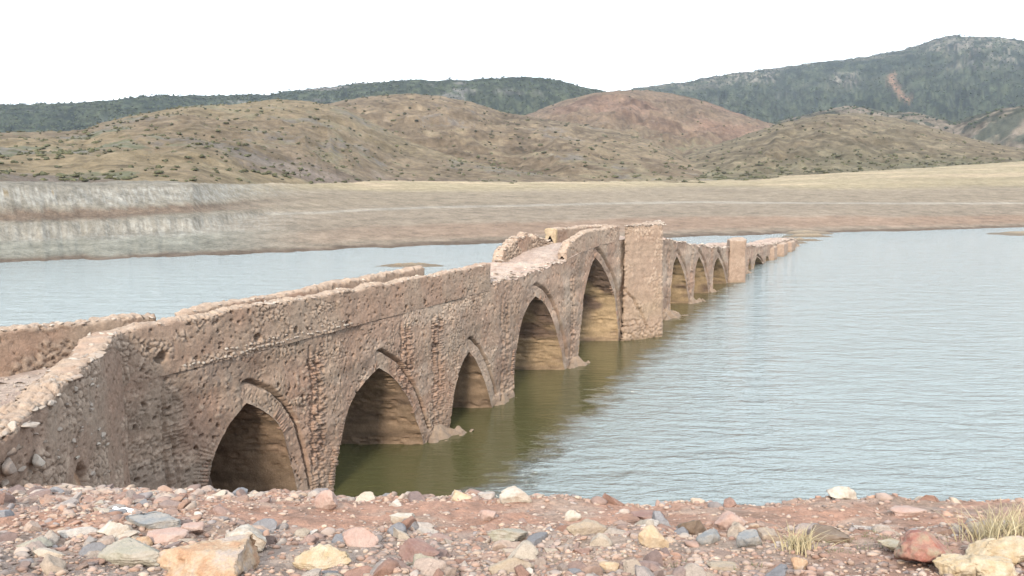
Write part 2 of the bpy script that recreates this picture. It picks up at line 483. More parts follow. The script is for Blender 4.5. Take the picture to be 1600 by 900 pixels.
# voussoir bricks standing on edge round the arch heads: one joined ring per arch
def voussoirs(a, seed):
    r = np.random.default_rng(seed)
    V, Fc, Cc = [], [], []
    box = np.array([[x, y, z] for x in (0, 1) for y in (0, 1) for z in (0, 1)], float)
    bf = np.array([[0, 1, 3, 2], [4, 6, 7, 5], [0, 4, 5, 1], [2, 3, 7, 6], [0, 2, 6, 4], [1, 5, 7, 3]])
    cc_ = resample(CURVES[ARCHES.index(a)], .088); tg = np.gradient(cc_, axis=0); tg /= np.linalg.norm(tg, axis=1)[:, None]
    for side in (0,):
        for k in range(len(cc_)):
            sx, zz = cc_[k]; side = 0 if sx < a[1] else 1
            er = np.array([-tg[k, 1], tg[k, 0]]); et = tg[k]
            if vnoise(np.array([sx * 1.3 + seed]), np.array([zz * 1.3]), seed=120)[0] + (.45 if zz < 2.3 and side == 0 else -.1 if side == 0 else -.5) < 0: continue
            L = r.uniform(.2, .34); thk = .062; inn = r.uniform(-.03, .035); out = r.uniform(-.01, .035)
            q = box.copy()
            q[:, 0] = inn + q[:, 0] * L; q[:, 1] = (q[:, 1] - .5) * thk; q[:, 2] = out - .30 + q[:, 2] * .30
            q += r.normal(size=q.shape) * .006
            tw = r.normal() * .06
            sz = np.outer(q[:, 0], er) + np.outer(q[:, 1] + q[:, 0] * tw, et) + np.array([sx, zz])
            V.append(W3(sz[:, 0], q[:, 2] - .035, sz[:, 1])); Fc.append(bf + 8 * len(Fc))
            Cc.append(np.repeat([lerp3(C_MORTAR, C_BRICK * 1.15, r.uniform(.1, .8))], 8, 0))
    if V:
        o = link('arch_bricks', new_mesh('arch_bricks', np.concatenate(V), np.concatenate(Fc), np.concatenate(Cc), False), M_WALL, bridge, kind='stuff')
for i, a in enumerate(ARCHES[:5]): voussoirs(a, 300 + i)

# roadway
s = np.concatenate([np.arange(-7.3, 36, .09), np.arange(36, 104.1, .16)]); w = np.linspace(-.02, BW + .02, 40)
ss, ww = np.meshgrid(s, w, indexing='ij')
zt = wall_top(ss); mid = np.sin(np.clip(ww / BW, 0, 1) * math.pi)**.5
ragb = np.where(ss > 34, .16, .05)
z = zt + mid * (.03 + ragb * fbm(ss * 1.4, ww * 1.8, o=4, seed=131)) + .035 * fbm(ss * 7, ww * 7, o=2, seed=133) * mid
h0, _ = face_relief(ss, zt); p = W3(ss, 0, z, ww); p = p + vec_wobble(W3(ss, 0, zt, ww))
p[..., :2] += (h0 * sstep(.3, 0, ww))[..., None] * NO
colr = lerp3((.40, .30, .255), (.47, .385, .33), .5 + .5 * fbm(ss * .9, ww * 1.5, o=4, seed=134))
colr = lerp3(colr, (.34, .25, .20), sstep(.2, .6, fbm(ss * 3, ww * 3, o=3, seed=135)) * .6)
link('roadway', new_mesh('roadway', p, grid_faces(len(s), len(w)), np.clip(colr, .02, .8)), M_DECK, bridge)

# free walls: closed strips of masonry with a rounded, broken top
def strip(name, path, thick, zb, zt, res, seed, expo=.1, rag=.06, cell=(.17, .13), mat=M_WALL, tint=None, holes=(), parent=None, relief=1.0, hang=None):
    """path: (n,2) centre line of the OUTER face; the wall's thickness goes to its left-hand side; zb, zt: functions of arc length"""
    path = np.asarray(path, float)
    seg = np.linalg.norm(np.diff(path, axis=0), axis=1); L = np.concatenate([[0], np.cumsum(seg)])
    n = int(L[-1] / res) + 2; u = np.linspace(0, L[-1], n)
    cx = np.interp(u, L, path[:, 0]); cy = np.interp(u, L, path[:, 1])
    tx = np.gradient(cx, u); ty = np.gradient(cy, u); q = np.hypot(tx, ty); tx, ty = tx / q, ty / q
    k = max(1, int(.5 / res))
    lx, ly = -ty, tx
    zbv = zb(u); ztv = zt(u) + rag * (vnoise(u * 1.1, u * 0, seed=seed) + .7 * vnoise(u * 3.7, u * 0, seed=seed + 1) + .5 * vnoise(u * 9, u * 0, seed=seed + 2))
    hmax = float(np.max(ztv - zbv))
    nf = max(4, int(hmax / res)); nt = max(5, int(thick / res))
    # perimeter: up the outer face, over the top, down the inner face
    per = [(0, v) for v in np.linspace(0, 1, nf)] + [(v, 1) for v in np.linspace(0, 1, nt)[1:]] + [(1, v) for v in np.linspace(1, 0, nf)[1:]]
    per = np.array(per); npv = len(per)
    a = per[None, :, 0]; b = per[None, :, 1]
    hh = (ztv - zbv)[:, None]
    nrm_l = np.where(a <= 0, -1.0, np.where(a >= 1, 1.0, 0.0)) * np.ones((n, 1)); nrm_z = np.where(b >= 1, 1.0, 0.0) * np.ones((n, 1))
    rr = .07
    corner = sstep(rr, 0, (1 - b) * hh)
    la = a * thick * np.ones((n, 1)); zz = zbv[:, None] + b * hh
    edge = np.minimum(la, thick - la)
    zz = zz - rr * .8 * np.where(b >= 1, sstep(rr * 1.4, 0, edge), 0)
    la = la + np.where(a <= 0, 1, np.where(a >= 1, -1, 0)) * corner * rr * .35
    U = u[:, None] * np.ones((1, npv))
    # unrolled coordinate around the perimeter for the stone pattern
    vv = np.concatenate([[0], np.cumsum(np.hypot(np.diff(per[:, 0]) * thick, np.diff(per[:, 1]) * hmax))])[None, :] * np.ones((n, 1))
    yv = np.where(a <= 0, zz, vv)
    wx = U + .05 * vnoise(U * 4, yv * 4, seed=seed + 5); wz = yv + .05 * vnoise(U * 4, yv * 4, seed=seed + 6)
    f1, f2, cid = worley(wx / cell[0], wz / cell[1], seed=seed + 7)
    dome = sstep(.03, .22, f2 - f1)
    m = sstep(.16, .45, fbm(U * .8, yv * 1.2, o=3, seed=seed + 8) + (expo(U) if callable(expo) else expo) + .45 * sstep(.25, 0, (1 - b) * hh))
    h = .03 * fbm(U * 1.2, yv * 1.2, o=3, seed=seed + 9) + .01 * fbm(U * 9, yv * 9, o=2, seed=seed + 10)
    h = h + relief * m * (dome * .07 - .044) * np.where(cid > .2, 1, .3)
    e1, e2, eid = worley(wx / .11 + 80, wz / .07, seed=seed + 21)
    h = h - .06 * sstep(.4, .25, e1) * (eid < .07) + .012 * sstep(.5, .2, e1) * (eid > .7)
    g1, g2, gid = worley(wx / .21 + 9, wz / .17, seed=seed + 12)
    h = h - sstep(.3, .14, g1) * (gid < .09) * .13
    for (hu, hz, hr) in holes:
        d = np.hypot((U - hu) * .9, (zz - hz)) + .03 * vnoise(U * 12, zz * 12, seed=3)
        h = np.where(a <= 0, h - max(.30, hr * 1.6) * sstep(hr * 1.3, hr * .75, d), h)
    LX, LY = lx[:, None], ly[:, None]
    off = la + nrm_l * h
    px = cx[:, None] + LX * off; py = cy[:, None] + LY * off; pz = zz + nrm_z * h
    P = np.stack([px, py, pz], -1)
    col = lerp3(C_MORTAR, C_BRICK, .3 + .35 * fbm(U * .5, yv * .6, o=3, seed=seed + 13))
    col = lerp3(col, C_SILT, np.clip(.35 + .8 * fbm(U * .9, yv * .7, o=3, seed=seed + 14), 0, .85))
    col = lerp3(col, lerp3(C_STONE2, C_STONE * 1.12, cid), m * dome * .85)
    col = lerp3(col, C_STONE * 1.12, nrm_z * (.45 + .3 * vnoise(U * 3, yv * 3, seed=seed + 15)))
    if tint is not None: col = tint(U, zz, la, col)
    # ends: rings shrunk towards the middle of the cross-section
    def cap(idx, sgn):
        ring = P[idx]; rc = col[idx]
        ctr = np.array([ring[:, 0].mean(), ring[:, 1].mean(), ring[:, 2].mean()])
        out = []; oc = []
        rn = np.random.default_rng(seed + 77)
        for f in (.82, .6, .35, .12, .01):
            rg = ctr + (ring - ctr) * f
            jit = .05 * vnoise(rg[:, 0] * 6 + rg[:, 1] * 6, rg[:, 2] * 6, seed=seed + 40) * f
            rg[:, 0] += sgn * tx[idx] * (jit + .03 * (1 - f)); rg[:, 1] += sgn * ty[idx] * (jit + .03 * (1 - f))
            out.append(rg); oc.append(lerp3(rc, C_STONE, .3))
        return np.array(out), np.array(oc)
    c1, k1 = cap(0, -1); c2, k2 = cap(-1, 1)
    P = np.concatenate([c1[::-1], P, c2]); col = np.concatenate([k1[::-1], col, k2])
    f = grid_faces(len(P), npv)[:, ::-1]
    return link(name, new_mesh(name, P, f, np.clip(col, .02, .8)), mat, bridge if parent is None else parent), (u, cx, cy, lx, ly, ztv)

def xy_at(s, out=0.0, w=0.0): return W3(np.asarray(s, float), out, 0.0, w)[..., :2]
CRESTS = []
# near parapet over the first three arches
sn = np.array([-7.65, 10.25])
_, inf = strip('near_parapet', xy_at(sn, .035), .46, lambda u: 5.20 + 0 * u, lambda u: np.interp(u, [0, 1, 4, 8, 14, 17.4], [6.42, 6.47, 6.5, 6.40, 6.34, 6.36]), .034, 500, expo=lambda U: np.interp(U, [0, 6, 9], [.02, -.1, -.5]), rag=.035,
      cell=(.18, .14), holes=((1.39, 5.66, .13), (4.56, 5.55, .11), (6.04, 5.54, .09), (8.4, 5.32, .07), (11.7, 5.38, .07), (12.9, 5.4, .06), (15.6, 5.42, .06)))
CRESTS.append((inf, .46, .2, .35, 1.0))
# near parapet climbing to the crown
_, inf = strip('near_parapet', xy_at([18.3, 26.25], .035), .46, lambda u: deck_z(u + 18.3) - .06, lambda u: np.interp(u, [0, .6, 1.6, 3, 8], [6.12, 6.62, 6.88, 7.02, 7.06]), .06, 540, expo=-.2, rag=.05)
CRESTS.append((inf, .46, .2, .5, .9))
# far parapet: long, leaning broken piece, crown block
_, inf = strip('far_parapet', xy_at([-1.9, 10.6], 0, 2.95), .45, lambda u: 5.1 + 0 * u, lambda u: np.interp(u, [0, .5, 3, 12.6, 13.2], [6.05, 6.12, 6.12, 6.2, 6.1]), .08, 560, expo=.1, rag=.035)
CRESTS.append((inf, .45, .22, .25, .8))
_, inf = strip('far_parapet', xy_at([17.5, 23.9], 0, 2.9), .55, lambda u: deck_z(u + 17.5) - .1, lambda u: np.interp(u, [0, .3, 1.2, 3.4, 5.0, 6.4], [5.95, 6.35, 6.6, 6.88, 6.6, 6.25]), .06, 580, expo=.5, rag=.12, cell=(.24, .18), relief=1.6)
CRESTS.append((inf, .55, .2, .75, 1.3))
def cream(U, zz, la, col): return lerp3(col, C_CREAM * 1.15, sstep(.35, .1, U) * .8)
_, inf = strip('far_parapet', xy_at([23.75, 32.5], 0, 2.75), .68, lambda u: deck_z(u + 23.7) - .15, lambda u: 7.04 - .03 * u, .06, 611, expo=.1, rag=.03, tint=cream)
CRESTS.append((inf, .68, .2, .3, .8))
# flaring wing walls at the near end
WING = np.array([[-7.75, 7.0], [-7.72, 9.5], [-7.72, 11.9], [-7.9, 13.2], [-8.45, 15.9], [-8.95, 17.98]])
_, inf = strip('wing_wall', WING, .62, lambda u: np.interp(u, [0, 4, 11.5], [4.2, 3.6, 1.6]), lambda u: np.interp(u, [0, 2.4, 4.9, 6.2, 9.0, 10.6, 11.1], [5.7, 6.02, 6.12, 6.2, 6.36, 6.47, 6.46]), .034, 620, holes=((7.5, 4.25, .30),), expo=.22, rag=.05, cell=(.21, .17), relief=1.1)
CRESTS.append((inf, .62, .23, .7, 1.25))
FW = np.array([[-9.95, 22.05], [-11.0, 20.6], [-12.15, 18.85], [-14.6, 15.9], [-18.5, 12.5]])
_, inf = strip('wing_wall', FW[::-1] , .5, lambda u: 4.2 + 0 * u, lambda u: np.interp(u, [0, 5, 9, 12.6], [6.3, 6.33, 6.36, 6.22]), .06, 640, expo=.2, rag=.05, cell=(.26, .18), relief=1.2)
CRESTS.append((inf, .5, .24, .5, 1.1))

# triangular cutwater tower leaning against the crown, split from it by a deep crack
def prism(name, foot, zt, res, seed, batter=.0, crack=False, zb=-1.2, creamy=0.0, rag=.05):
    """solid with a polygonal footprint (list of xy, seen from above clockwise seen first side first)"""
    foot = np.asarray(foot, float); ctr = foot.mean(0)
    n_side = []
    pts = []; nn = []
    for i in range(len(foot)):
        a, b = foot[i], foot[(i + 1) % len(foot)]
        L = np.linalg.norm(b - a); k = max(3, int(L / res))
        d = (b - a) / L; nr = np.array([d[1], -d[0]])
        if nr @ (((a + b) / 2) - ctr) < 0: nr = -nr
        for t in np.linspace(0, 1, k, endpoint=False): pts.append(a + (b - a) * t); nn.append(nr)
    pts = np.array(pts); nn = np.array(nn)
    for _ in range(2): nn = (np.roll(nn, 1, 0) + nn * 2 + np.roll(nn, -1, 0)); nn /= np.linalg.norm(nn, axis=1)[:, None]
    m_ = len(pts); arc = np.concatenate([[0], np.cumsum(np.linalg.norm(np.diff(pts, axis=0), axis=1))])
    nz_ = int((zt - zb) / res); z = np.linspace(zb, zt, nz_)
    A = np.repeat(arc[None], nz_, 0); Z = np.repeat(z[:, None], m_, 1)
    wx = A + .06 * vnoise(A * 3, Z * 3, seed=seed); wz = Z + .06 * vnoise(A * 3, Z * 3, seed=seed + 1)
    f1, f2, cid = worley(wx / .30, wz / .24, seed=seed + 2); gap = sstep(.10, .0, f2 - f1); dome = sstep(0, .4, f2 - f1)
    lowm = sstep(2.2, 1.0, Z + 1.1 * fbm(A * .9, Z * .9, o=2, seed=seed + 3))
    h = .04 * fbm(A * .8, Z * .8, o=3, seed=seed + 4) + .012 * fbm(A * 6, Z * 6, o=3, seed=seed + 5)
    if crack: h = h - .16 * gap * lowm + .04 * dome * lowm
    g1, g2, gid = worley(wx / .22, wz / .13, seed=seed + 6); hi = sstep(.3, .55, fbm(A * .7, Z * .9, o=3, seed=seed + 7) + .2) * (1 - lowm)
    sd_ = sstep(.05, .35, g2 - g1)
    h = h + hi * (sd_ * .08 - .045)
    course = np.abs((Z / .42) % 1 - .5) * 2
    h = h - .018 * sstep(.85, 1, course)
    h = h - .07 * sstep(.28, .1, g1) * (gid < .06)
    if crack:   # a long crooked fissure running down the lower half
        xk = np.interp(Z, [0, .8, 1.6, 2.6, 3.2], [1.75, 1.72, 1.2, .65, .05]) + .10 * vnoise(Z * 4, Z * 0, seed=seed + 8)
        h = h - .26 * np.exp(-((A - xk) / .05)**2) * (Z < 3.2) * (Z > .5)
    if crack:   # the broken edge along the gap
        h = h - (.09 * np.abs(vnoise(Z * 3.3, Z * 0, seed=seed + 30)) + .07 * vnoise(Z * 8, Z * 0, seed=seed + 31)) * (sstep(.25, 0, A) + sstep(A.max() - .25, A.max(), A))
    P = np.zeros((nz_, m_, 3))
    off = h + batter * (1 - (Z - zb) / (zt - zb))
    P[..., 0] = pts[None, :, 0] + nn[None, :, 0] * off; P[..., 1] = pts[None, :, 1] + nn[None, :, 1] * off; P[..., 2] = Z
    topw = sstep(zt - .5, zt, Z); P[..., 2] += topw * rag * (vnoise(P[..., 0] * 2.2, P[..., 1] * 2.2, seed=seed + 9) + .6 * vnoise(P[..., 0] * 6, P[..., 1] * 6, seed=seed + 10))
    col = lerp3(C_MORTAR, C_STONE2, .45 + .5 * fbm(A * .6, Z * 1.1, o=3, seed=seed + 11))
    col = lerp3(col, C_STONE * 1.15, hi * sd_ * (gid > .4) * .8)
    col = lerp3(col, (.40, .30, .215) if crack else C_MORTAR, sstep(4.2, 2.0, Z) * (.5 + .4 * fbm(A * .8, Z, o=2, seed=seed + 12)))
    col = lerp3(col, C_STONE, lowm * dome * .35)
    col = lerp3(col, C_CREAM, creamy)
    col = lerp3(col, (.26, .19, .13), sstep(.28, .08, Z) * .7)
    rings = [P]; cols = [col]
    c3 = P[-1].mean(0)
    for f in (.9, .7, .45, .2, .03):
        rg = c3 + (P[-1] - c3) * f; rg[:, 2] += rag * .8 * vnoise(rg[:, 0] * 3, rg[:, 1] * 3, seed=seed + 13) + .03
        rings.append(rg[None]); cols.append(lerp3(C_STONE2, C_STONE * 1.1, .5 + .5 * vnoise(rg[:, 0] * 4, rg[:, 1] * 4, seed=seed + 14))[None])
    P = np.concatenate(rings); col = np.concatenate(cols)
    f = grid_faces(len(P), m_, True)
    return link(name, new_mesh(name, P, f, np.clip(col, .02, .8)), M_WALL, bridge)

A0 = xy_at(26.70, .23); AP = np.array([9.30, 49.5]); A2 = xy_at(33.5, .12)
prism('cutwater_tower', [A0, AP, A2], 7.02, .07, 700, batter=.22, crack=True)
# rough strip of wall left standing in the crack's shadow side
B0 = xy_at(57.0, .04); prism('cutwater_turret', [B0, xy_at(58.0, 1.3), xy_at(60.2, .9), xy_at(62.5, .0), xy_at(62.0, -.6), xy_at(58.8, -.6)], 3.95, .12, 740, batter=.15, creamy=0)
for sp, o_, ln, zt_, sd_ in ((79.4, .45, 3.0, 1.5, 760), (84.6, .75, 4.2, 1.5, 770), (91.5, .7, 4.5, 1.25, 780)):
    prism('cutwater', [xy_at(sp, -.3), xy_at(sp + .5, o_), xy_at(sp + ln - .6, o_), xy_at(sp + ln, -.3)], zt_, .14, sd_, batter=.1)

# low worn feet of the old cutwaters
def foot(s0, s1, out, hgt, seed, skew=.6):
    nu, nr = 44, 20
    th = np.linspace(-math.pi / 2, math.pi / 2, nu); r = np.linspace(0, 1, nr)
    R, TH = np.meshgrid(r, th, indexing='ij')
    tip = np.abs(np.cos(TH))**.8 * out; hw = (s1 - s0) / 2
    sc_ = (s0 + s1) / 2 + np.sin(TH) * hw * 1.15 * R + skew * R * np.cos(TH)**2
    oo = R * tip * (1.25)
    prof = (1 - R)**1.3 * hgt - .12 * R
    z = prof + .20 * fbm(sc_ * 3.3, oo * 3.3, o=4, seed=seed) * sstep(0, .2, R)
    P = W3(sc_, oo - .05, z)
    col = lerp3((.27, .205, .155), (.33, .25, .19), sstep(.05, .5, z) * .8 + .2 * vnoise(sc_ * 4, oo * 4, seed=seed))
    link('pier_foot', new_mesh('pier_foot', P, grid_faces(nr, nu), col), M_DECK, bridge)
foot(5.3, 6.8, .75, .5, 800, 1.6); foot(18.5, 20.1, .7, .5, 801, 1.3); foot(10.6, 12.3, .3, .35, 802); foot(34.6, 37.4, 1.2, .6, 803, 1.2)
foot(42.8, 44.5, .9, .5, 804, 1.8); foot(49.4, 51.0, .5, .3, 805); foot(64.5, 66.6, .5, .4, 806)
for k in range(3): foot(95.5 + 2.6 * k, 97 + 2.6 * k, .5, .5, 810 + k, .3)

# ------------------------------------------------------------------ stones of the walls: capping stones and rubble, each a part; the farther ones joined
STN = []
for k in range(14):
    r = random.Random(900 + k)
    STN.append(new_mesh('capping_stone', rock_verts(3, 900 + k, planes=11, rough=.07, squash=(1, r.uniform(.7, .95), r.uniform(.5, .72))), ICO[3][1]))
SMALLV = [rock_verts(2, 940 + k, planes=9, rough=.03, squash=(1, .8, .62)) for k in range(6)]

def rot_z(v, a):
    c_, s_ = math.cos(a), math.sin(a)
    return np.stack([v[:, 0] * c_ - v[:, 1] * s_, v[:, 0] * s_ + v[:, 1] * c_, v[:, 2]], -1)
cand = []
for (u, cx, cy, lx, ly, ztv), th, spc, dens, size in CRESTS:
    L = u[-1]; x = 0.0
    while x < L:
        i = min(len(u) - 1, int(x / L * (len(u) - 1)))
        for row in (.12, .5, .88):
            if rng.random() < dens * (1.15 if row < .8 else .8):
                o_ = th * row + rng.normal() * .03; sz = size * rng.uniform(.055, .125)
                cand.append((cx[i] + lx[i] * o_, cy[i] + ly[i] * o_, ztv[i] - sz * .28, sz * rng.uniform(1.0, 1.5), sz, sz * rng.uniform(.6, .9), rng.uniform(0, 6.3)))
        x += spc * rng.uniform(.6, 1.3)
# the rubble course showing under the near parapet and loose rubble on the broken edges
for x in np.arange(-5.6, 1.0, .145):
    if rng.random() < .85:
        q = W3(np.array(x + rng.normal() * .02), .055, 5.31 + rng.normal() * .015)
        cand.append((*q, .09 * rng.uniform(.8, 1.15), .06, .075 * rng.uniform(.8, 1.2), math.atan2(D[1], D[0])))
for x in np.arange(-4.4, .6, .17):
    if rng.random() < .55:
        q = W3(np.array(x), .05, 5.46 + rng.normal() * .02)
        cand.append((*q, .085 * rng.uniform(.8, 1.15), .055, .065, math.atan2(D[1], D[0])))
for k in range(150):
    x = rng.uniform(10.2, 18.3); w_ = abs(rng.normal()) * .45
    q = W3(np.array(x), .03, float(wall_top(np.array([x]))[0]) + .03, w_)
    cand.append((*q, rng.uniform(.06, .15), rng.uniform(.06, .12), rng.uniform(.04, .09), rng.uniform(0, 6)))
for k in range(500):
    x = 34.5 + 68 * rng.random()**1.3; w_ = rng.choice([rng.uniform(0, .5), rng.uniform(0, 3.4)])
    q = W3(np.array(x), .03, float(wall_top(np.array([x]))[0]) + .06, w_)
    cand.append((*q, rng.uniform(.1, .24), rng.uniform(.1, .2), rng.uniform(.07, .16), rng.uniform(0, 6)))
for x in np.linspace(.0, 1, 60):   # tower and turret crowns
    for a_, b_, zz in ((A0, AP, 7.04), (AP, A2, 7.04)):
        q = a_ + (b_ - a_) * x
        cand.append((q[0] + rng.normal() * .08, q[1] + rng.normal() * .08, zz + rng.normal() * .03, rng.uniform(.06, .13), .08, .07, rng.uniform(0, 6)))
# big stones bedded in the broken end of the near wing wall
for k in range(70):
    u_ = rng.uniform(2.2, 9.6); zlo = np.interp(u_, [0, 4.2, 6, 9.6], [5.6, 5.2, 4.4, 3.4])
    z_ = rng.uniform(zlo, np.interp(u_, [0, 10], [6.0, 6.3]))
    x_ = np.interp(u_ + 7, WING[:, 1], WING[:, 0]) + .02
    sz = rng.uniform(.05, .10) * (1.5 if u_ < 5.5 else 1)
    cand.append((x_, u_ + 7, z_, sz * .55, sz * 1.25, sz * rng.uniform(.7, 1), rng.normal() * .15))
for q in ((-7.68, 11.75, 5.60, .15, .28, .24), (-7.70, 12.5, 5.42, .14, .2, .2), (-7.76, 12.3, 6.08, .25, .3, .12)): cand.append((*q, .05))

cand.sort(key=lambda c_: -(max(c_[3], c_[4]) / math.hypot(c_[0], c_[1])))
NIND = 290
FV, FF, FC, base = [], [], [], 0
for k, c_ in enumerate(cand):
    if k < NIND:
        o = bpy.data.objects.new('capping_stone', STN[k % len(STN)])
        if not o.data.materials: o.data.materials.append(M_COPING)
        o.location = c_[:3]; o.scale = c_[3:6]; o.rotation_euler = (rng.normal() * .15, rng.normal() * .15, c_[6]); o.parent = bridge
        COL.objects.link(o)
    else:
        v = SMALLV[k % 6] * np.array(c_[3:6]); v = rot_z(v, c_[6]) + np.array(c_[:3])
        FV.append(v); FF.append(ICO[2][1] + base); base += len(v)
        FC.append(np.repeat([np.array(CS[rng.integers(len(CS))]) * rng.uniform(.85, 1.1)], len(v), 0))
link('small_rubble', new_mesh('small_rubble', np.concatenate(FV), np.concatenate(FF), np.concatenate(FC)), M_WALL, bridge, kind='stuff')

# ------------------------------------------------------------------ near bank
def wall_x(y): return np.interp(y, WING[:, 1], WING[:, 0])
def ground_z(x, y):
    x = np.asarray(x, float); y = np.asarray(y, float)
    lip = np.interp(x, [-60, -9, -7, -5, -3.4, -1.8, 0, 3, 8, 60], [15, 15, 12.3, 9.0, 7.2, 6.4, 6.1, 6.1, 6.3, 7])
    lip = lip + .22 * vnoise(x * .9, x * 0, seed=151) + .07 * vnoise(x * 3, x * 0, seed=152)
    def zp(v): return np.interp(v, [-60, -5, 0, 3, 6, 9, 12.5, 18, 30], [11, 9.1, 8.75, 8.40, 7.47, 6.26, 4.98, 2.9, -1])
    bey = np.maximum(y - lip, 0)
    z = zp(np.minimum(y, lip)) - .72 * bey
    # fill under the near end of the bridge
    r = np.stack([x, y], -1) - P0; s_ = r @ D; o_ = r @ NO
    mound = np.interp(s_, [-14, -8, -5, -1.7, .1, 2], [4.2, 2.9, 1.35, .15, -.6, -2]) - .42 * np.maximum(o_, 0) + .25 * np.minimum(o_ + 4, 0) * 0
    z = np.maximum(z, np.where((s_ < 2.5), mound, -9))
    # the road platform between the wings
    z = z + .06 * np.exp(-((y - lip + .25) / .45)**2) * sstep(-6.5, -5.5, x) * sstep(-1.4, -2.2, x)
    left = sstep(.35, -.25, x - wall_x(np.clip(y, 7, 18)) + .3)
    fx = np.interp(y, [12.5, 15.9, 18.85, 20.6, 22.05, 24], [-18.5, -14.6, -12.15, -11.0, -9.95, -8.9])
    plat = np.where(y < 9, zp(y), np.interp(y, [9, 11.5, 12.5, 24], [6.26, 5.5, 5.28, 5.22]))
    e_ = np.maximum((fx - .5 - x) * .8, 0) * (y > 10)
    plat = plat - .7 * e_
    plat = np.where(y > 22.6, np.minimum(plat, 5.2 - 2.0 * (y - 22.6)), plat)
    zl = np.where(y > 7.0, plat, z)
    z = z * (1 - left) + zl * left
    z = z + .05 * fbm(x * .8, y * .8, o=3, seed=155) + .028 * fbm(x * 3, y * 3, o=3, seed=156) + .012 * fbm(x * 11, y * 11, o=3, seed=157)
    return np.maximum(z, -2.5)

gx = np.unique(np.concatenate([np.arange(-60, -19, 1.2), np.arange(-19, -9.6, .14), np.arange(-9.6, 6.5, .035), np.arange(6.5, 12, .15), np.arange(12, 61, 1.2)]))
gy = np.unique(np.concatenate([np.arange(-60, 0, 1.2), np.arange(0, 2.4, .1), np.arange(2.4, 9.0, .027), np.arange(9.0, 14, .05), np.arange(14, 30, .13)]))
X, Y = np.meshgrid(gx, gy, indexing='ij'); Z = ground_z(X, Y)
red = np.array((.43, .25, .18)); grey = np.array((.37, .285, .24)); dust = np.array((.46, .36, .29)); dark = np.array((.235, .17, .135))
t = fbm(X * .35 + 3, Y * 1.1, o=4, seed=160)
col = lerp3(red, grey, sstep(-.25, .45, t + .55 * sstep(4.6, 3.4, Y) + .5 * sstep(-1.5, -5, X) - .9 * sstep(4.5, 4.8, Y) * sstep(-3.2, -1.5, X)))
col = lerp3(col, dust, sstep(.1, .7, fbm(X * 2.2, Y * 3.1, o=4, seed=161)) * .6)
col = lerp3(col, dark, sstep(.2, .7, fbm(X * 4, Y * 4, o=3, seed=162)) * .5)
roadm = (X < wall_x(np.clip(Y, 7, 18)) - .2) & (Y > 9)
col = np.where(roadm[..., None], lerp3((.40, .30, .25), (.48, .39, .33), .5 + .5 * fbm(X * 1.5, Y * 1.5, o=4, seed=163)), col)
under = sstep(6.1, 5.2, Z) * (~roadm) * (X > -9) * (X < -6)
col = lerp3(col, (.46, .30, .16), under * .35)
link('stony_bank_ground', new_mesh('stony_bank_ground', np.stack([X, Y, Z], -1), grid_faces(len(gx), len(gy)), np.clip(col, .02, .8)), M_BANK, kind='structure')

# ------------------------------------------------------------------ far terrain: shore terraces and hills
def tab(points):
    p = np.array(points, float)
    return p[:, 0], p[:, 1]
def az_of(px): return np.arctan((np.asarray(px, float) - 800) / F_PX * math.cos(PITCH) / 1.0)
def azel(px, py):
    u = (px - 800) / F_PX; v = -(py - 450) / F_PX
    yy = math.cos(PITCH) + v * math.sin(PITCH); zz = -math.sin(PITCH) + v * math.cos(PITCH)
    return np.arctan2(u, yy), zz / np.hypot(u, yy)
def azpts(points):
    x, y = tab(points); a, e = azel(x, y)
    return a, e
AZ = np.radians(np.arange(-46, 46.01, .085))
RR = np.concatenate([np.linspace(70, 300, 190), np.geomspace(300, 900, 150)[1:], np.geomspace(900, 3600, 150)[1:]])
A, R = np.meshgrid(AZ, RR, indexing='ij')
XX, YY = R * np.sin(A), R * np.cos(A)
sh = azpts([(-700, 440), (0, 412), (300, 400), (500, 391), (700, 384), (820, 379), (1000, 373), (1250, 365), (1400, 361), (1600, 355), (2400, 330)])
Rs = CAM_H / -np.interp(AZ, *sh); Rs = Rs + 1.5 * vnoise(AZ * 40, AZ * 0, seed=170) + .6 * vnoise(AZ * 160, AZ * 0, seed=171)
ba, be = azpts([(-700, 292), (0, 290), (150, 289), (350, 293), (420, 289), (600, 284), (900, 285), (1100, 283), (1300, 271), (1450, 262), (1600, 252), (2400, 235)])
bxr = np.interp(AZ, az_of([-700, 0, 300, 450, 600, 900, 1300, 1600, 2400]), [125, 132, 145, 190, 240, 280, 350, 430, 500])
zb_ = CAM_H + bxr * np.interp(AZ, ba, be)
Rs_, Rb_, Zb_ = Rs[:, None], bxr[:, None], zb_[:, None]
tt = (R - Rs_) / (Rb_ - Rs_)
leftm = sstep(*[float(az_of(v)) for v in (520, 260)], A)
prof = np.where(tt < 0, tt * .9, np.clip(tt, 0, 1)**.92)
z0 = np.where(tt < 0, (R - Rs_) * .12, prof * Zb_) + np.where(tt > 1, (R - Rb_) * .012, 0)
# cut terraces on the left: two pale cliffs with slopes between
zc = np.interp(tt, [0, .22, .50, .56, .72, .76, 1.0, 1.2], [0, .9, 1.9, 3.6, 4.8, 5.5, 8.5, 9.0]) 
rill = (1 - np.abs(fbm(A * 150, z0 * .12, o=3, seed=175))) * leftm
zc = np.where(tt > 0, zc + .12 * rill * sstep(0, .3, tt) + .12 * fbm(A * 30, R * .05, o=3, seed=176) * sstep(0, .2, tt), z0)
z0 = z0 * (1 - leftm) + zc * leftm
z0 = z0 + (.10 * fbm(XX * .1, YY * .1, o=4, seed=177) + .05 * fbm(XX * .35, YY * .35, o=3, seed=178)) * sstep(0, .25, tt)

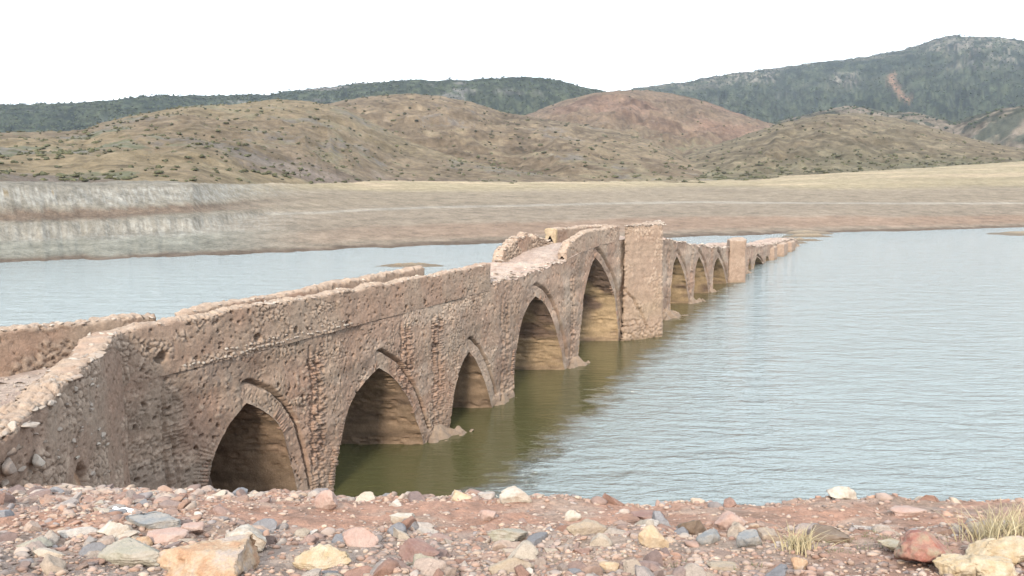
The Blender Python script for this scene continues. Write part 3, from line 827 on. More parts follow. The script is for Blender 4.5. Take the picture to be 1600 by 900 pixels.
# layers: silhouette table, crest distance table, foot distance table, exponent, gully strength
LAY = {
 'left':   dict(sil=[(-900, 230), (-300, 225), (-100, 212), (0, 207), (60, 206), (130, 203), (165, 190), (220, 178), (300, 165), (370, 163), (430, 155), (480, 158), (530, 166), (580, 190), (640, 222), (720, 248), (800, 265), (880, 277), (960, 284), (1100, 300)],
                crest=[(-900, 330), (0, 330), (170, 370), (430, 400), (560, 390), (700, 340), (880, 300)], foot=[(-900, 130), (0, 134), (300, 150), (450, 195), (600, 245), (900, 275)], g=.09, p=.85),
 'mid':    dict(sil=[(200, 260), (330, 205), (450, 175), (530, 158), (580, 150), (640, 146), (690, 150), (740, 160), (790, 176), (840, 184), (900, 193), (960, 203), (1020, 222), (1080, 250), (1140, 275), (1300, 300)],
                crest=[(200, 560), (640, 640), (900, 620), (1100, 520)], foot=[(200, 300), (640, 330), (900, 300), (1100, 290)], g=.075, p=.9),
 'red':    dict(sil=[(740, 215), (800, 190), (830, 176), (880, 157), (930, 145), (970, 141), (1010, 140), (1060, 148), (1100, 158), (1140, 172), (1180, 186), (1230, 200), (1300, 225)],
                crest=[(740, 900), (1000, 980), (1300, 900)], foot=[(740, 520), (1000, 560), (1300, 560)], g=.07, p=.8),
 'right':  dict(sil=[(960, 290), (1030, 262), (1080, 240), (1130, 222), (1180, 205), (1230, 190), (1290, 178), (1340, 177), (1400, 184), (1450, 197), (1500, 212), (1560, 226), (1620, 236), (1800, 240), (2400, 236)],
                crest=[(960, 480), (1200, 640), (1350, 700), (1600, 640), (2400, 640)], foot=[(960, 290), (1300, 340), (1600, 425), (2400, 480)], g=.08, p=.95),
 'low':    dict(sil=[(1130, 215), (1190, 196), (1240, 183), (1290, 172), (1320, 165), (1350, 167), (1390, 175), (1430, 176), (1470, 184), (1490, 190), (1530, 178), (1570, 168), (1610, 163), (1750, 160), (2100, 185), (2600, 200)],
                crest=[(1130, 1100), (1400, 1150), (1600, 1000), (2600, 1000)], foot=[(1130, 800), (2600, 760)], g=.10, p=.9),
 'range':  dict(sil=[(-1200, 175), (-400, 168), (0, 163), (60, 162), (150, 158), (200, 152), (240, 148), (330, 149), (420, 147), (460, 141), (500, 137), (560, 130), (620, 125), (720, 124), (780, 121), (830, 119), (865, 123), (900, 132), (940, 141), (990, 153), (1060, 175)],
                crest=[(-1200, 1500), (500, 1600), (1060, 1700)], foot=[(-1200, 1000), (1060, 1150)], g=.06, p=1.0),
 'mountain': dict(sil=[(820, 180), (900, 158), (960, 143), (1020, 134), (1080, 126), (1100, 121), (1200, 107), (1290, 96), (1340, 90), (1400, 80), (1430, 72), (1460, 60), (1490, 54), (1520, 57), (1560, 57), (1600, 64), (1700, 74), (1900, 100), (2600, 150)],
                crest=[(820, 2300), (1500, 2500), (2600, 2300)], foot=[(820, 1350), (2600, 1350)], g=.055, p=1.0),
}
def ridge(a, b, z=None, o=5, seed=0):
    r, am, t, f = 0, 1, 0, 1
    for k in range(o):
        r = r + am * (1 - np.abs(vnoise(a * f, b * f, z, seed + k))); t += am; am *= .5; f *= 2.1
    return r / t - .6
ztot = z0.copy(); lid = np.zeros(A.shape, int); frac = np.zeros(A.shape)
for i, (nm, Lr) in enumerate(LAY.items()):
    sa, se = azpts(Lr['sil'])
    k_ = 4 if nm in ('range', 'mountain') else 2
    el = np.interp(AZ, sa, se, left=-.2, right=-.2)
    el = el + (.0007 if nm in ('range', 'mountain') else .0005) * (vnoise(AZ * 120, AZ * 0, seed=180 + i) + .6 * vnoise(AZ * 400, AZ * 0, seed=190 + i))
    cr_ = np.interp(AZ, az_of([q[0] for q in Lr['crest']]), [q[1] for q in Lr['crest']]) * (1 + .05 * vnoise(AZ * 9, AZ * 0, seed=200 + i))
    ft = np.interp(AZ, az_of([q[0] for q in Lr['foot']]), [q[1] for q in Lr['foot']]) * (1 + .05 * vnoise(AZ * 14, AZ * 0, seed=210 + i))
    zc_ = (CAM_H + cr_ * el)[:, None]; C_, F_ = cr_[:, None], ft[:, None]
    jf = np.clip(np.searchsorted(RR, ft), 0, len(RR) - 1); zf = np.convolve(np.pad(z0[np.arange(len(AZ)), jf], 30, mode='edge'), np.ones(61) / 61, 'valid')[:, None] - .4 if i < 4 else 12.0 * np.ones_like(zc_)
    t_ = (R - F_) / (C_ - F_)
    sh_ = np.where(t_ < 0, 0, np.clip(t_, 0, 1)**Lr['p']); sh_ = sh_ * .6 + .4 * sstep(0, 1, np.clip(t_, 0, 1))
    zz = zf + (zc_ - zf) * sh_
    amp = np.maximum(zc_ - zf, 0) * Lr['g']
    lat = A * C_ / 60.0
    wv = sstep(0, .15, t_) * sstep(.98, .62, t_)
    zz = zz + amp * (1.7 * ridge(lat * .8 + .6 * vnoise(t_ * 3, lat, seed=230 + i), t_ * 1.3, o=4, seed=220 + i) + .5 * fbm(XX / 14, YY / 14, o=4, seed=240 + i)) * wv
    back = np.where(t_ > 1, (R - C_) * (.22 if i < 5 else .18), 0)
    zz = zz - back
    zz = np.where(t_ < 0, -50, zz)
    new = zz > ztot
    lid = np.where(new, i + 1, lid); frac = np.where(new, t_, frac); ztot = np.maximum(ztot, zz)
ZT = np.maximum(ztot, -2.0)
# colours of soil, grass, rock
n1 = fbm(XX / 26, YY / 26, o=5, seed=250); n2 = fbm(XX / 7, YY / 7, o=4, seed=251); n3 = fbm(XX / 90, YY / 90, o=3, seed=252); n4 = fbm(XX / 2.2, YY / 2.2, o=3, seed=256)
gA, gR = np.gradient(ZT); slope = np.abs(np.gradient(ZT, RR, axis=1))
straw = np.array((.345, .275, .18)); tan = np.array((.30, .235, .165)); sage = np.array((.17, .175, .115)); rockc = np.array((.20, .18, .165)); pale = np.array((.42, .41, .375))
# shore
zs = ZT + .10 * n1 + .08 * n4
def band(z, a, b, w=.15): return sstep(a - w, a + w, z) * sstep(b + w, b - w, z)
c0 = np.ones(A.shape + (3,)) * np.array((.315, .265, .21))
rightm = sstep(float(az_of(300)), float(az_of(900)), A)
c0 = lerp3(c0, (.34, .245, .185), band(zs, .5, 1.7, .3) * (.3 + .7 * rightm))
c0 = lerp3(c0, (.31, .255, .20), band(zs, 1.8, 3.2, .35) * .8)
c0 = lerp3(c0, (.44, .405, .35), band(ZT + .05 * n1, 3.35, 3.60, .10) * .85)
c0 = lerp3(c0, (.32, .265, .20), band(zs, 3.7, 6.2, .6) * .7)
c0 = lerp3(c0, (.40, .335, .22), sstep(5.6, 7.2, zs + 1.0 * n3) * (1 - leftm) * .85)
c0 = lerp3(c0, (.50, .40, .28), sstep(6.6, 7.8, zs + 1.2 * n3) * sstep(.0, .5, fbm(XX / 60, YY / 14, o=4, seed=253)) * (1 - leftm) * .8)
rl = sstep(-.3, .6, fbm(A * 520, ZT * 4.0 + 1.5 * vnoise(A * 60, ZT * .3, seed=257), o=5, seed=254))
c0 = lerp3(c0, (.255, .25, .22), leftm * .6)
c0 = lerp3(c0, pale, leftm * band(zs, 1.7, 3.9, .2) * (.15 + .5 * rl))
c0 = lerp3(c0, pale * .97, leftm * band(zs + .5 * n1, 6.0, 8.3, .25) * (.1 + .75 * rl))
c0 = lerp3(c0, (.20, .145, .11), leftm * band(zs + .4 * n1, 4.3, 5.5, .15) * .85)
c0 = lerp3(c0, (.26, .27, .235), leftm * band(zs, .4, 1.8, .3) * .6)
c0 = lerp3(c0, (.15, .11, .085), sstep(.45, .12, ZT + .08 * n4) * .85)
c0 = c0 * (.90 * (1 + .10 * n4 + .10 * n3))[..., None]
strata = vnoise(ZT * 3.1 + .25 * n1, A * 8, seed=265) + .7 * vnoise(ZT * 8 + .3 * n1, A * 20, seed=266)
c0 = c0 * (1 + .17 * strata * (.35 + .65 * leftm) * sstep(.3, .8, ZT))[..., None]
# layer palettes
veg = sstep(.15, .55, n1 * .6 + n2 * .7)
rk = sstep(.22, .62, n1 * .8 + n4 * .35 + .25 * n3)
L1 = lerp3(straw, tan, sstep(-.3, .4, n3 + n2 * .5)); L1 = lerp3(L1, sage, veg * (.5 + .5 * sstep(float(az_of(420)), float(az_of(150)), A)))
L1 = lerp3(L1, rockc, rk * .8); L1 = lerp3(L1, (.235, .18, .15), sstep(.3, 0, frac) * sstep(-.2, .4, n1 + n3) * .7)
L2 = lerp3((.255, .195, .135), (.30, .235, .16), sstep(-.4, .5, n2 + n3)); L2 = lerp3(L2, sage, sstep(.5, .1, frac) * .35 * veg); L2 = lerp3(L2, rockc, sstep(.75, .95, n1 + .3 * n4) * .7)
L3 = lerp3((.285, .19, .14), (.26, .19, .135), sstep(-.3, .4, n3 + .5 * n1)); L3 = lerp3(L3, (.24, .215, .14), sstep(.5, .15, frac) * (.5 + .5 * veg))
L4 = lerp3((.27, .215, .145), (.225, .185, .125), sstep(-.3, .4, n1 + n3)); L4 = lerp3(L4, sage, sstep(.38, .05, frac) * (.35 + .5 * veg)); L4 = lerp3(L4, (.33, .27, .185), sstep(.1, .6, n2) * .4)
L5 = lerp3((.33, .275, .215), (.12, .125, .095), sstep(.0, .3, n1 + .4 * n3 + .1))
dk = np.array((.052, .066, .046)); dk2 = np.array((.095, .11, .068))
L6 = lerp3(dk, dk2, sstep(-.3, .5, n2 + .3 * n3)); gpatch = fbm(XX / 120, ZT / 18, o=4, seed=255)
L6 = lerp3(L6, (.27, .255, .235), sstep(.42, .62, gpatch) * sstep(.5, .85, frac) * .85)
L7 = lerp3(dk * .9, dk2 * 1.1, sstep(-.3, .5, fbm(A * 160, (ZT - CAM_H) / R * 420, o=5, seed=259) + .4 * n2))
def patch(px0, px1, py0, py1, soft=12):
    a_, _ = azel(np.array([px0, px1], float), np.array([100., 100.])); e_ = (ZT - CAM_H) / R
    _, e1 = azel(np.array([px0, px0], float), np.array([py0, py1], float))
    sa_ = soft / F_PX
    return sstep(a_[0] - sa_, a_[0] + sa_, A) * sstep(a_[1] + sa_, a_[1] - sa_, A) * sstep(e1[0] + sa_ * .5, e1[0] - sa_ * .5, e_) * sstep(e1[1] - sa_ * .5, e1[1] + sa_ * .5, e_)
rough_ = sstep(-.1, .5, fbm(A * 260, (ZT - CAM_H) / R * 900, o=4, seed=258) + .3 * n1)
rocks_ = (.33, .30, .25)
for q in ((1090, 1215, 108, 132), (1445, 1600, 58, 84), (1480, 1600, 88, 100), (1300, 1345, 115, 136), (1210, 1240, 147, 151), (1120, 1270, 100, 107), (1480, 1600, 104, 108), (985, 1085, 128, 138)):
    L7 = lerp3(L7, rocks_, patch(*q) * rough_ * .85)
L7 = lerp3(L7, (.24, .225, .18), sstep(.3, .6, gpatch) * sstep(.45, .8, frac) * .45)
trk_a, _ = azel(np.array([1395., 1392, 1402, 1410, 1422]), np.array([120.] * 5)); _, trk_e = azel(np.full(5, 1400.), np.array([116., 124, 138, 148, 158]))
e_all = (ZT - CAM_H) / R
tx_ = np.interp(-e_all, -trk_e, trk_a)
L7 = lerp3(L7, (.46, .29, .19), np.exp(-((A - tx_ + .0012 * n2) / .0035)**2) * sstep(trk_e[-1] - .002, trk_e[-1], e_all) * sstep(trk_e[0] + .002, trk_e[0], e_all))
col = c0
for i, Lc in enumerate((L1, L2, L3, L4, L5, L6, L7)):
    Lc = Lc * (.66 if i < 5 else .72) * (1 + (.30 * n2 + .24 * n4 + .22 * n1) * (1 if i < 5 else .8))[..., None]
    col = np.where((lid == i + 1)[..., None], Lc, col)
P = np.stack([XX, YY, ZT], -1)
kn = int(np.searchsorted(RR, 950))
link('hills_and_shore', new_mesh('hills_and_shore', P[:, :kn + 1], grid_faces(len(AZ), kn + 1)[:, ::-1], np.clip(col[:, :kn + 1], .01, .8)), M_HILL, kind='structure')
link('wooded_mountains', new_mesh('wooded_mountains', P[:, kn:], grid_faces(len(AZ), len(RR) - kn)[:, ::-1], np.clip(col[:, kn:], .01, .8)), M_WOODED, kind='structure')

# low mud bars in the lake
def bar(name, cx, cy, lx_, ly_, h, seed, rot=0.0):
    n = 40; u = np.linspace(-1, 1, n * 2); v = np.linspace(-1, 1, n); U, V = np.meshgrid(u, v, indexing='ij')
    r = np.hypot(U, V); z = h * (1 - r**2) * (1 + .5 * fbm(U * 3, V * 3, o=3, seed=seed)) - .12 * r + .04 * fbm(U * 12, V * 12, seed=seed + 1)
    xx = U * lx_ * math.cos(rot) - V * ly_ * math.sin(rot) + cx; yy = U * lx_ * math.sin(rot) + V * ly_ * math.cos(rot) + cy
    link(name, new_mesh(name, np.stack([xx, yy, z], -1), grid_faces(2 * n, n), lerp3((.17, .135, .10), (.29, .235, .17), sstep(.1, .45, z))), M_BANK, kind='structure')
bar('mud_island', -11.4, 89.3, 4.6, 1.4, .30, 260)
q = onz(1610, 366); bar('mud_island', q[0], q[1], 8.5, 5.0, .45, 261)
for (a_, b_, c_, h_) in ((1262, 370, 5.0, .45), (1248, 376, 4.6, .35), (1238, 380, 3.0, .3)):
    q = onz(a_, b_); bar('mud_island', q[0], q[1], c_, 1.3, h_, 262 + a_, .1)
q = onz(1262, 365); bar('mud_island', q[0], q[1], 5, 3.0, .5, 269)

# ------------------------------------------------------------------ water
m = bpy.data.materials.new("reservoir_water"); n, l = nodes_of(m); p = n["Principled BSDF"]
p.inputs["IOR"].default_value = 1.62; p.inputs["Specular IOR Level"].default_value = 0.5
pos = n.new("ShaderNodeNewGeometry").outputs["Position"]
# distance out from the river face, to calm the strip in the bridge's lee and place its painted reflection
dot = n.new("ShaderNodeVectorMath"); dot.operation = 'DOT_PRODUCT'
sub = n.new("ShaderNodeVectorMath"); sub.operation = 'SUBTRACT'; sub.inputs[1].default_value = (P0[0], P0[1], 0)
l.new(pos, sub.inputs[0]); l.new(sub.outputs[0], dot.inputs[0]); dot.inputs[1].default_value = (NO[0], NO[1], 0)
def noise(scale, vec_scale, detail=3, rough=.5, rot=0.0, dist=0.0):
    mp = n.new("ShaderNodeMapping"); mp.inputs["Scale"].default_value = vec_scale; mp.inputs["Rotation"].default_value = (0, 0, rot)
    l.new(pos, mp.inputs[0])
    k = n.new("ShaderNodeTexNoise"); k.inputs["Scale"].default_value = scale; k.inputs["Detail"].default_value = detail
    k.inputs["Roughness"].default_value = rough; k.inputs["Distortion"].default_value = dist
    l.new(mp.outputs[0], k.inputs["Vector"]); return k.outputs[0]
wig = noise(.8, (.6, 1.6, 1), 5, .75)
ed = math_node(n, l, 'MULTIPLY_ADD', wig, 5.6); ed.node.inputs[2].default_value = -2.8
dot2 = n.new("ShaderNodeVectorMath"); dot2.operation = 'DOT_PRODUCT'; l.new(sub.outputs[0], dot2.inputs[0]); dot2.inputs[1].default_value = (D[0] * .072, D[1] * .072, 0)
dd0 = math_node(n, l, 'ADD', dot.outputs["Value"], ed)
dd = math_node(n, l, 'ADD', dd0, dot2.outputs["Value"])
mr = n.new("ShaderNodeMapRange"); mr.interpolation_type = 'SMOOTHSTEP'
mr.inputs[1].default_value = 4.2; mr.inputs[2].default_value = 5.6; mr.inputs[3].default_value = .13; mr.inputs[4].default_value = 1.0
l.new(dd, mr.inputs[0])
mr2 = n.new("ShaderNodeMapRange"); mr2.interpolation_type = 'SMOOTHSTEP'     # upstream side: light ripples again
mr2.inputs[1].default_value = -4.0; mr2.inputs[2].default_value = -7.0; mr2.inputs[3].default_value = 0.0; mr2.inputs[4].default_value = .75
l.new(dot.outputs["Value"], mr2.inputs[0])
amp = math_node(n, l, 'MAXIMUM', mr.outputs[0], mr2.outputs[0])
h1 = noise(1.9, (.42, 1.25, 1), 3, .5, .10, .6); h2 = noise(5.0, (.55, 1.4, 1), 3, .6, -.15, .5); h3 = noise(.55, (.5, 1.3, 1), 2, .5, .2)
hh = math_node(n, l, 'MULTIPLY_ADD', h2, .42); l.new(h1, hh.node.inputs[2])
hh2 = math_node(n, l, 'MULTIPLY_ADD', h3, 1.4); l.new(hh, hh2.node.inputs[2])
hm = math_node(n, l, 'MULTIPLY', hh2, amp)
bp = n.new("ShaderNodeBump"); bp.inputs["Distance"].default_value = .26; bp.inputs["Strength"].default_value = 1.0
l.new(hm, bp.inputs["Height"]); l.new(bp.outputs[0], p.inputs["Normal"])
mixc = n.new("ShaderNodeMixRGB"); mixc.inputs[1].default_value = (.052, .050, .020, 1); mixc.inputs[2].default_value = (.155, .19, .197, 1)  # bridge's dark reflection painted into the water colour as olive, lighter in the open
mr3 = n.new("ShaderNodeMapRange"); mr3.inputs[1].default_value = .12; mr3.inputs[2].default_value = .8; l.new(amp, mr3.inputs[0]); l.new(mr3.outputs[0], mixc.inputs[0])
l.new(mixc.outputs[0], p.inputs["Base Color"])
p.inputs["Roughness"].default_value = .07
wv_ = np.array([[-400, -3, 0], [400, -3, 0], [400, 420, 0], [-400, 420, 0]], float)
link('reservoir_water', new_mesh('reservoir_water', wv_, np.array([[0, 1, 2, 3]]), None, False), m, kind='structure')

# ------------------------------------------------------------------ scrub and woods
def terrain_at(az, r):
    i = np.clip(np.searchsorted(AZ, az), 1, len(AZ) - 1); j = np.clip(np.searchsorted(RR, r), 1, len(RR) - 1)
    return ZT[i, j], lid[i, j], frac[i, j], n1[i, j]
BUSH = []
for k in range(6):
    r_ = np.random.default_rng(1000 + k); v = ICO[2][0].copy(); v[:, 2] = np.maximum(v[:, 2], -.25)
    v *= (1 + .38 * r_.normal(size=(len(v), 1)))
    BUSH.append(v * np.array([1, 1, .75]))
az = rng.uniform(math.radians(-34), math.radians(34), 26000); r = 10**rng.uniform(math.log10(150), math.log10(1000), 26000)
zt_, li, fr, nn1 = terrain_at(az, r)
keep = (li >= 1) & (li <= 4) & (rng.random(26000) < np.select([li == 1, li == 2, li == 3, li == 4], [.13 + .25 * (nn1 > .1), .17, .12, .13 + .45 * (fr < .25)], 0))
az, r, zt_, li = az[keep], r[keep], zt_[keep], li[keep]
sz = rng.uniform(.25, .82, len(az))**1.4 * np.where(li == 1, .9, 1.25)
order = np.argsort(-(sz / r))
proto = new_mesh('scrub_bush', BUSH[0], ICO[2][1], np.repeat([(.085, .088, .055)], len(BUSH[0]), 0))
protos = [new_mesh('scrub_bush', BUSH[k], ICO[2][1], lerp3((.075, .078, .05), (.15, .15, .085), rng.random(len(BUSH[k])))) for k in range(6)]
FV, FF, FC, base = [], [], [], 0
LB1, LB2 = ICO[1]
for c_, k in enumerate(order[:7500]):
    x_, y_ = r[k] * math.sin(az[k]), r[k] * math.cos(az[k])
    if c_ < 300:
        o = link('scrub_bush', protos[c_ % 6], M_LEAF); o.location = (x_, y_, zt_[k]); o.scale = (sz[k] * rng.uniform(.9, 1.5), sz[k], sz[k] * .8); o.rotation_euler = (0, 0, rng.uniform(0, 6))
        o['label'] = 'small dark green scrub bush dotted on the ' + {1: 'straw coloured left hill', 2: 'brown middle hill', 3: 'reddish domed hill', 4: 'olive tan right hill'}[int(li[k])] + (' near its foot' if zt_[k] < 20 else ' on its slope')
        o['category'] = 'bush'; o['group'] = 'scrub bushes dotted over the hillsides'
    else:
        v = LB1 * (1 + .3 * rng.normal(size=(len(LB1), 1))) * sz[k] * np.array([rng.uniform(.8, 1.7), 1, .7]) + np.array([x_, y_, zt_[k] + .1])
        FV.append(v); FF.append(LB2 + base); base += len(v)
        FC.append(np.repeat([lerp3((.07, .07, .05), (.15, .15, .09), rng.random())], len(v), 0))
link('hillside_scrub', new_mesh('hillside_scrub', np.concatenate(FV), np.concatenate(FF), np.concatenate(FC)), M_LEAF, kind='stuff')
N = 42000
az = rng.uniform(math.radians(-36), math.radians(36), N); r = rng.uniform(950, 2700, N)
zt_, li, fr, nn1 = terrain_at(az, r)
ok = (li >= 5) & (fr < 1.04) & (rng.random(N) < np.where(li == 5, .25, .85)); az, r, zt_ = az[ok], r[ok], zt_[ok]
sz = rng.uniform(.6, 1.8, len(az)) 
V = LB1[None] * (1 + .3 * rng.normal(size=(len(az), len(LB1), 1))) * sz[:, None, None] * np.array([1.2, 1.2, .85])
V += np.stack([r * np.sin(az), r * np.cos(az), zt_ + sz * .3], -1)[:, None]
Fq = (LB2[None] + (np.arange(len(az)) * len(LB1))[:, None, None]).reshape(-1, 3)
C_ = lerp3((.038, .05, .032), (.095, .115, .065), rng.random(len(az)))[:, None].repeat(len(LB1), 1)
link('mountain_woodland', new_mesh('mountain_woodland', V, Fq, C_), M_LEAF, kind='stuff')

# ------------------------------------------------------------------ loose stones of the bank
def settle(px, py):
    """walk the viewing ray to the bank surface: where a stone seen at that pixel stands"""
    d = ray(px, py); lo = None
    for t in np.arange(2.0, 16, .03):
        q = np.array([0, 0, CAM_H]) + d * t
        if q[2] < float(ground_z(q[0], q[1])): return q
    return None
two = dict(
 orange=two_tone('ochre_boulder_stone', (.42, .25, .15), (.44, .36, .31), 2.6, .5, (.47, .34, .23)),
 red=two_tone('red_boulder_stone', (.33, .13, .10), (.34, .27, .19), 3.2, .4, (.36, .20, .15)),
 cream=two_tone('cream_boulder_stone', (.48, .36, .22), (.58, .49, .37), 4.0, .3),
 white=two_tone('pale_boulder_stone', (.58, .53, .46), (.42, .34, .27), 3.5, .35),
 slate=two_tone('blue_grey_slate', (.25, .26, .27), (.37, .34, .31), 4.0, .25),
 purple=two_tone('purple_brown_stone', (.25, .145, .125), (.30, .20, .17), 3.5, .25),
 buff=two_tone('buff_stone', (.42, .34, .25), (.36, .29, .23), 3.5, .3),
 grey=two_tone('grey_green_stone', (.35, .325, .255), (.42, .37, .31), 3.5, .3),
 pink=two_tone('pink_stone', (.45, .30, .25), (.48, .36, .31), 3.0, .3),
 amber=two_tone('amber_stone', (.53, .38, .24), (.56, .45, .33), 3.0, .25),
 brown=two_tone('dark_brown_stone', (.17, .12, .085), (.23, .17, .13), 3.0, .3))
# (pixel x of centre, pixel y of the foot, width px, height px, material, label, seed, layered)
HERO = [
 (335, 902, 150, 62, 'orange', 'large angular ochre and rust boulder with a flat top, biggest of the bank', 1, 0),
 (392, 868, 82, 34, 'white', 'crumbly white stone tucked behind the big ochre boulder', 2, .0),
 (237, 833, 82, 24, 'slate', 'flat grey topped slab with tan underside lying on pale rubble', 3, .2),
 (260, 848, 54, 25, 'pink', 'rounded pinkish stone just below the flat grey topped slab', 4, 0),
 (224, 856, 22, 18, 'orange', 'little orange cube shaped stone beside the rounded pinkish stone', 5, 0),
 (303, 836, 36, 24, 'pink', 'orange tinged pink stone right of the flat grey topped slab', 6, 0),
 (205, 888, 95, 38, 'grey', 'pale grey green slab left of the big ochre boulder', 7, .2),
 (490, 896, 88, 27, 'cream', 'cracked cream and ochre block at the front edge of the stones', 8, .1),
 (655, 895, 42, 28, 'grey', 'light grey green stone in front of the purple brown one', 9, 0),
 (655, 880, 62, 28, 'purple', 'broad purple brown stone partly behind a light grey green stone', 10, 0),
 (800, 900, 64, 32, 'buff', 'buff brown stone with a dull grey top at the front of the bank', 11, 0),
 (795, 850, 70, 22, 'grey', 'grey pointed stones leaning beside a dark red chip', 12, .3),
 (918, 838, 56, 18, 'buff', 'long low buff stone in the middle row of rubble', 13, 0),
 (1022, 857, 40, 30, 'amber', 'bright yellow amber stone with a pointed top', 14, 0),
 (1012, 818, 52, 16, 'purple', 'flat lilac grey slab on the red earth', 15, .2),
 (627, 820, 36, 20, 'white', 'white flat topped block on the pink rubble', 16, 0),
 (1112, 852, 40, 20, 'slate', 'blue grey slate stone left of the grey green slate', 17, .1),
 (1180, 856, 46, 24, 'slate', 'grey green slate slab left of the small straw tuft', 18, .2),
 (1085, 838, 40, 30, 'brown', 'dark brown block behind the blue grey slate', 19, 0),
 (1142, 826, 42, 24, 'pink', 'pale pink sloping stone behind the slates', 20, 0),
 (1298, 848, 54, 20, 'brown', 'dark olive brown slab right of the small straw tuft', 21, .2),
 (1470, 890, 96, 46, 'red', 'big domed red boulder with a mossy tan crown', 22, 0),
 (1497, 905, 62, 34, 'cream', 'ochre pitted block below the red boulder', 23, .1),
 (1540, 880, 62, 28, 'cream', 'pale cream stone right of the red boulder', 24, .1),
 (1562, 908, 84, 34, 'cream', 'cream stone at the bottom right corner', 25, .1),
 (1590, 882, 60, 30, 'cream', 'tan block at the right edge behind the cream stones', 26, 0),
 (1430, 872, 74, 12, 'cream', 'flat cream slab left of the red boulder', 27, .1),
 (1250, 896, 26, 20, 'orange', 'lone brick orange stone standing on bare gravel', 28, 0),
 (1490, 781, 60, 24, 'grey', 'big pale grey lichened boulder on the lip of the bank', 29, 0),
 (807, 786, 46, 24, 'white', 'pale buff stone highest on the lip above the green water', 30, 0),
 (720, 783, 32, 14, 'cream', 'cream stone left of the highest pale stone on the lip', 31, 0),
 (512, 800, 42, 30, 'pink', 'rounded salmon pink stone where the bridge foot meets the bank', 32, 0),
 (1420, 808, 48, 14, 'pink', 'tan pink stone on the bare red earth at right', 33, 0),
 (1140, 893, 54, 10, 'buff', 'thin flat buff flake lying in the gravel', 34, .3),
 (560, 858, 52, 26, 'pink', 'pinkish white domed stone with flaking face', 35, 0),
 (955, 898, 32, 15, 'amber', 'small cream stone at the front beside the gravel', 36, 0),
 (1325, 782, 46, 15, 'white', 'pale stone cluster head on the lip at right', 37, 0),
 (1548, 838, 46, 13, 'buff', 'low buff stone half hidden by the large straw tuft', 38, 0),
 (50, 862, 40, 16, 'grey', 'pale grey stone at the far left of the bank', 39, 0),
 (170, 842, 52, 18, 'white', 'whitish stone in the grey rubble below the wing wall', 40, 0),
 (765, 815, 30, 18, 'pink', 'lilac pink stone alone on the red earth', 41, 0),
 (895, 818, 24, 16, 'white', 'small white stone alone on the red earth', 42, 0),
]
occupied = []
for (px, py, wpx, hpx, mt, lab, sd_, bed) in HERO:
    g = settle(px, min(py, 899) - 2) if py < 903 else onz(px, py, 8.35)
    if g is None: continue
    dist = math.hypot(g[0], g[1], ) ; k = math.hypot(dist, CAM_H - g[2]) / F_PX
    a_, b_ = wpx * k * .56, hpx * k * .72
    lv = 5 if wpx > 55 else 4
    v = rock_verts(lv, 2000 + sd_, planes=7 if bed == 0 else 11, rough=.12, squash=(1, .8, 1), soft=.08, bed=bed)
    if 'flat' in lab or 'slab' in lab: v[:, 2] = np.minimum(v[:, 2], .30 + .05 * v[:, 0] + .03 * vnoise(v[:, 0] * 5, v[:, 1] * 5, seed=sd_))
    ext = np.abs(v).max(0); v = v / ext * np.array([a_, a_ * .72, b_])
    me = new_mesh('bank_stone', v, ICO[lv][1])
    o = link('bank_stone', me, two[mt], label=lab, category='stone')
    o.location = (g[0], g[1] + a_ * .3, g[2] + b_ * .35); o.rotation_euler = (rng.normal() * .06, rng.normal() * .06, rng.normal() * .25)
    occupied.append((g[0], g[1] + a_ * .3, a_))

ROCKM = [new_mesh('bank_stone', rock_verts(4, 1500 + k, planes=9, rough=.09, squash=(1, rng.uniform(.65, .95), rng.uniform(.4, .75)), bed=(.2 if k % 4 == 0 else 0)), ICO[4][1]) for k in range(16)]
def density(x, y):
    d = .26 + .6 * fbm(x * .8, y * 1.3, o=3, seed=300) + .75 * np.exp(-((y - 4.35) / .42)**2) - .35 * sstep(5.0, 5.5, y) * (x > -2) * sstep(6.0, 5.7, y)
    d = d + .8 * np.exp(-((y - 6.05) / .22)**2) * (x > -3) + .55 * sstep(-1.0, -3.0, x) * (y > 4.0) - .25 * sstep(3.6, 3.1, y)
    strip_ = sstep(4.65, 4.85, y) * sstep(5.85, 5.7, y) * sstep(-2.6, -1.6, x)
    strip2 = np.exp(-((y - (4.35 - .35 * (x + 2.2))) / .28)**2) * sstep(-1.2, -2.0, x) * .8
    return d * (1 - .88 * np.maximum(strip_, strip2)) * (1 - .35 * sstep(3.9, 3.7, y))
cnd = []
tries = 0
while len(cnd) < 7200 and tries < 90000:
    tries += 1
    y = 2.9 + 9 * rng.random()**1.6; x = rng.uniform(-.72, .70) * y
    if x < float(wall_x(min(max(y, 7), 18))) + .15 and y > 6.9: continue
    if rng.random() > float(density(np.array(x), np.array(y))): continue
    size = .011 * (1 - rng.random())**-.55
    size = min(size, .085)
    if any((x - q[0])**2 + (y - q[1])**2 < (q[2] * .8 + size * .4)**2 for q in occupied): continue
    cnd.append((x, y, size * (1 + .05 * y)))
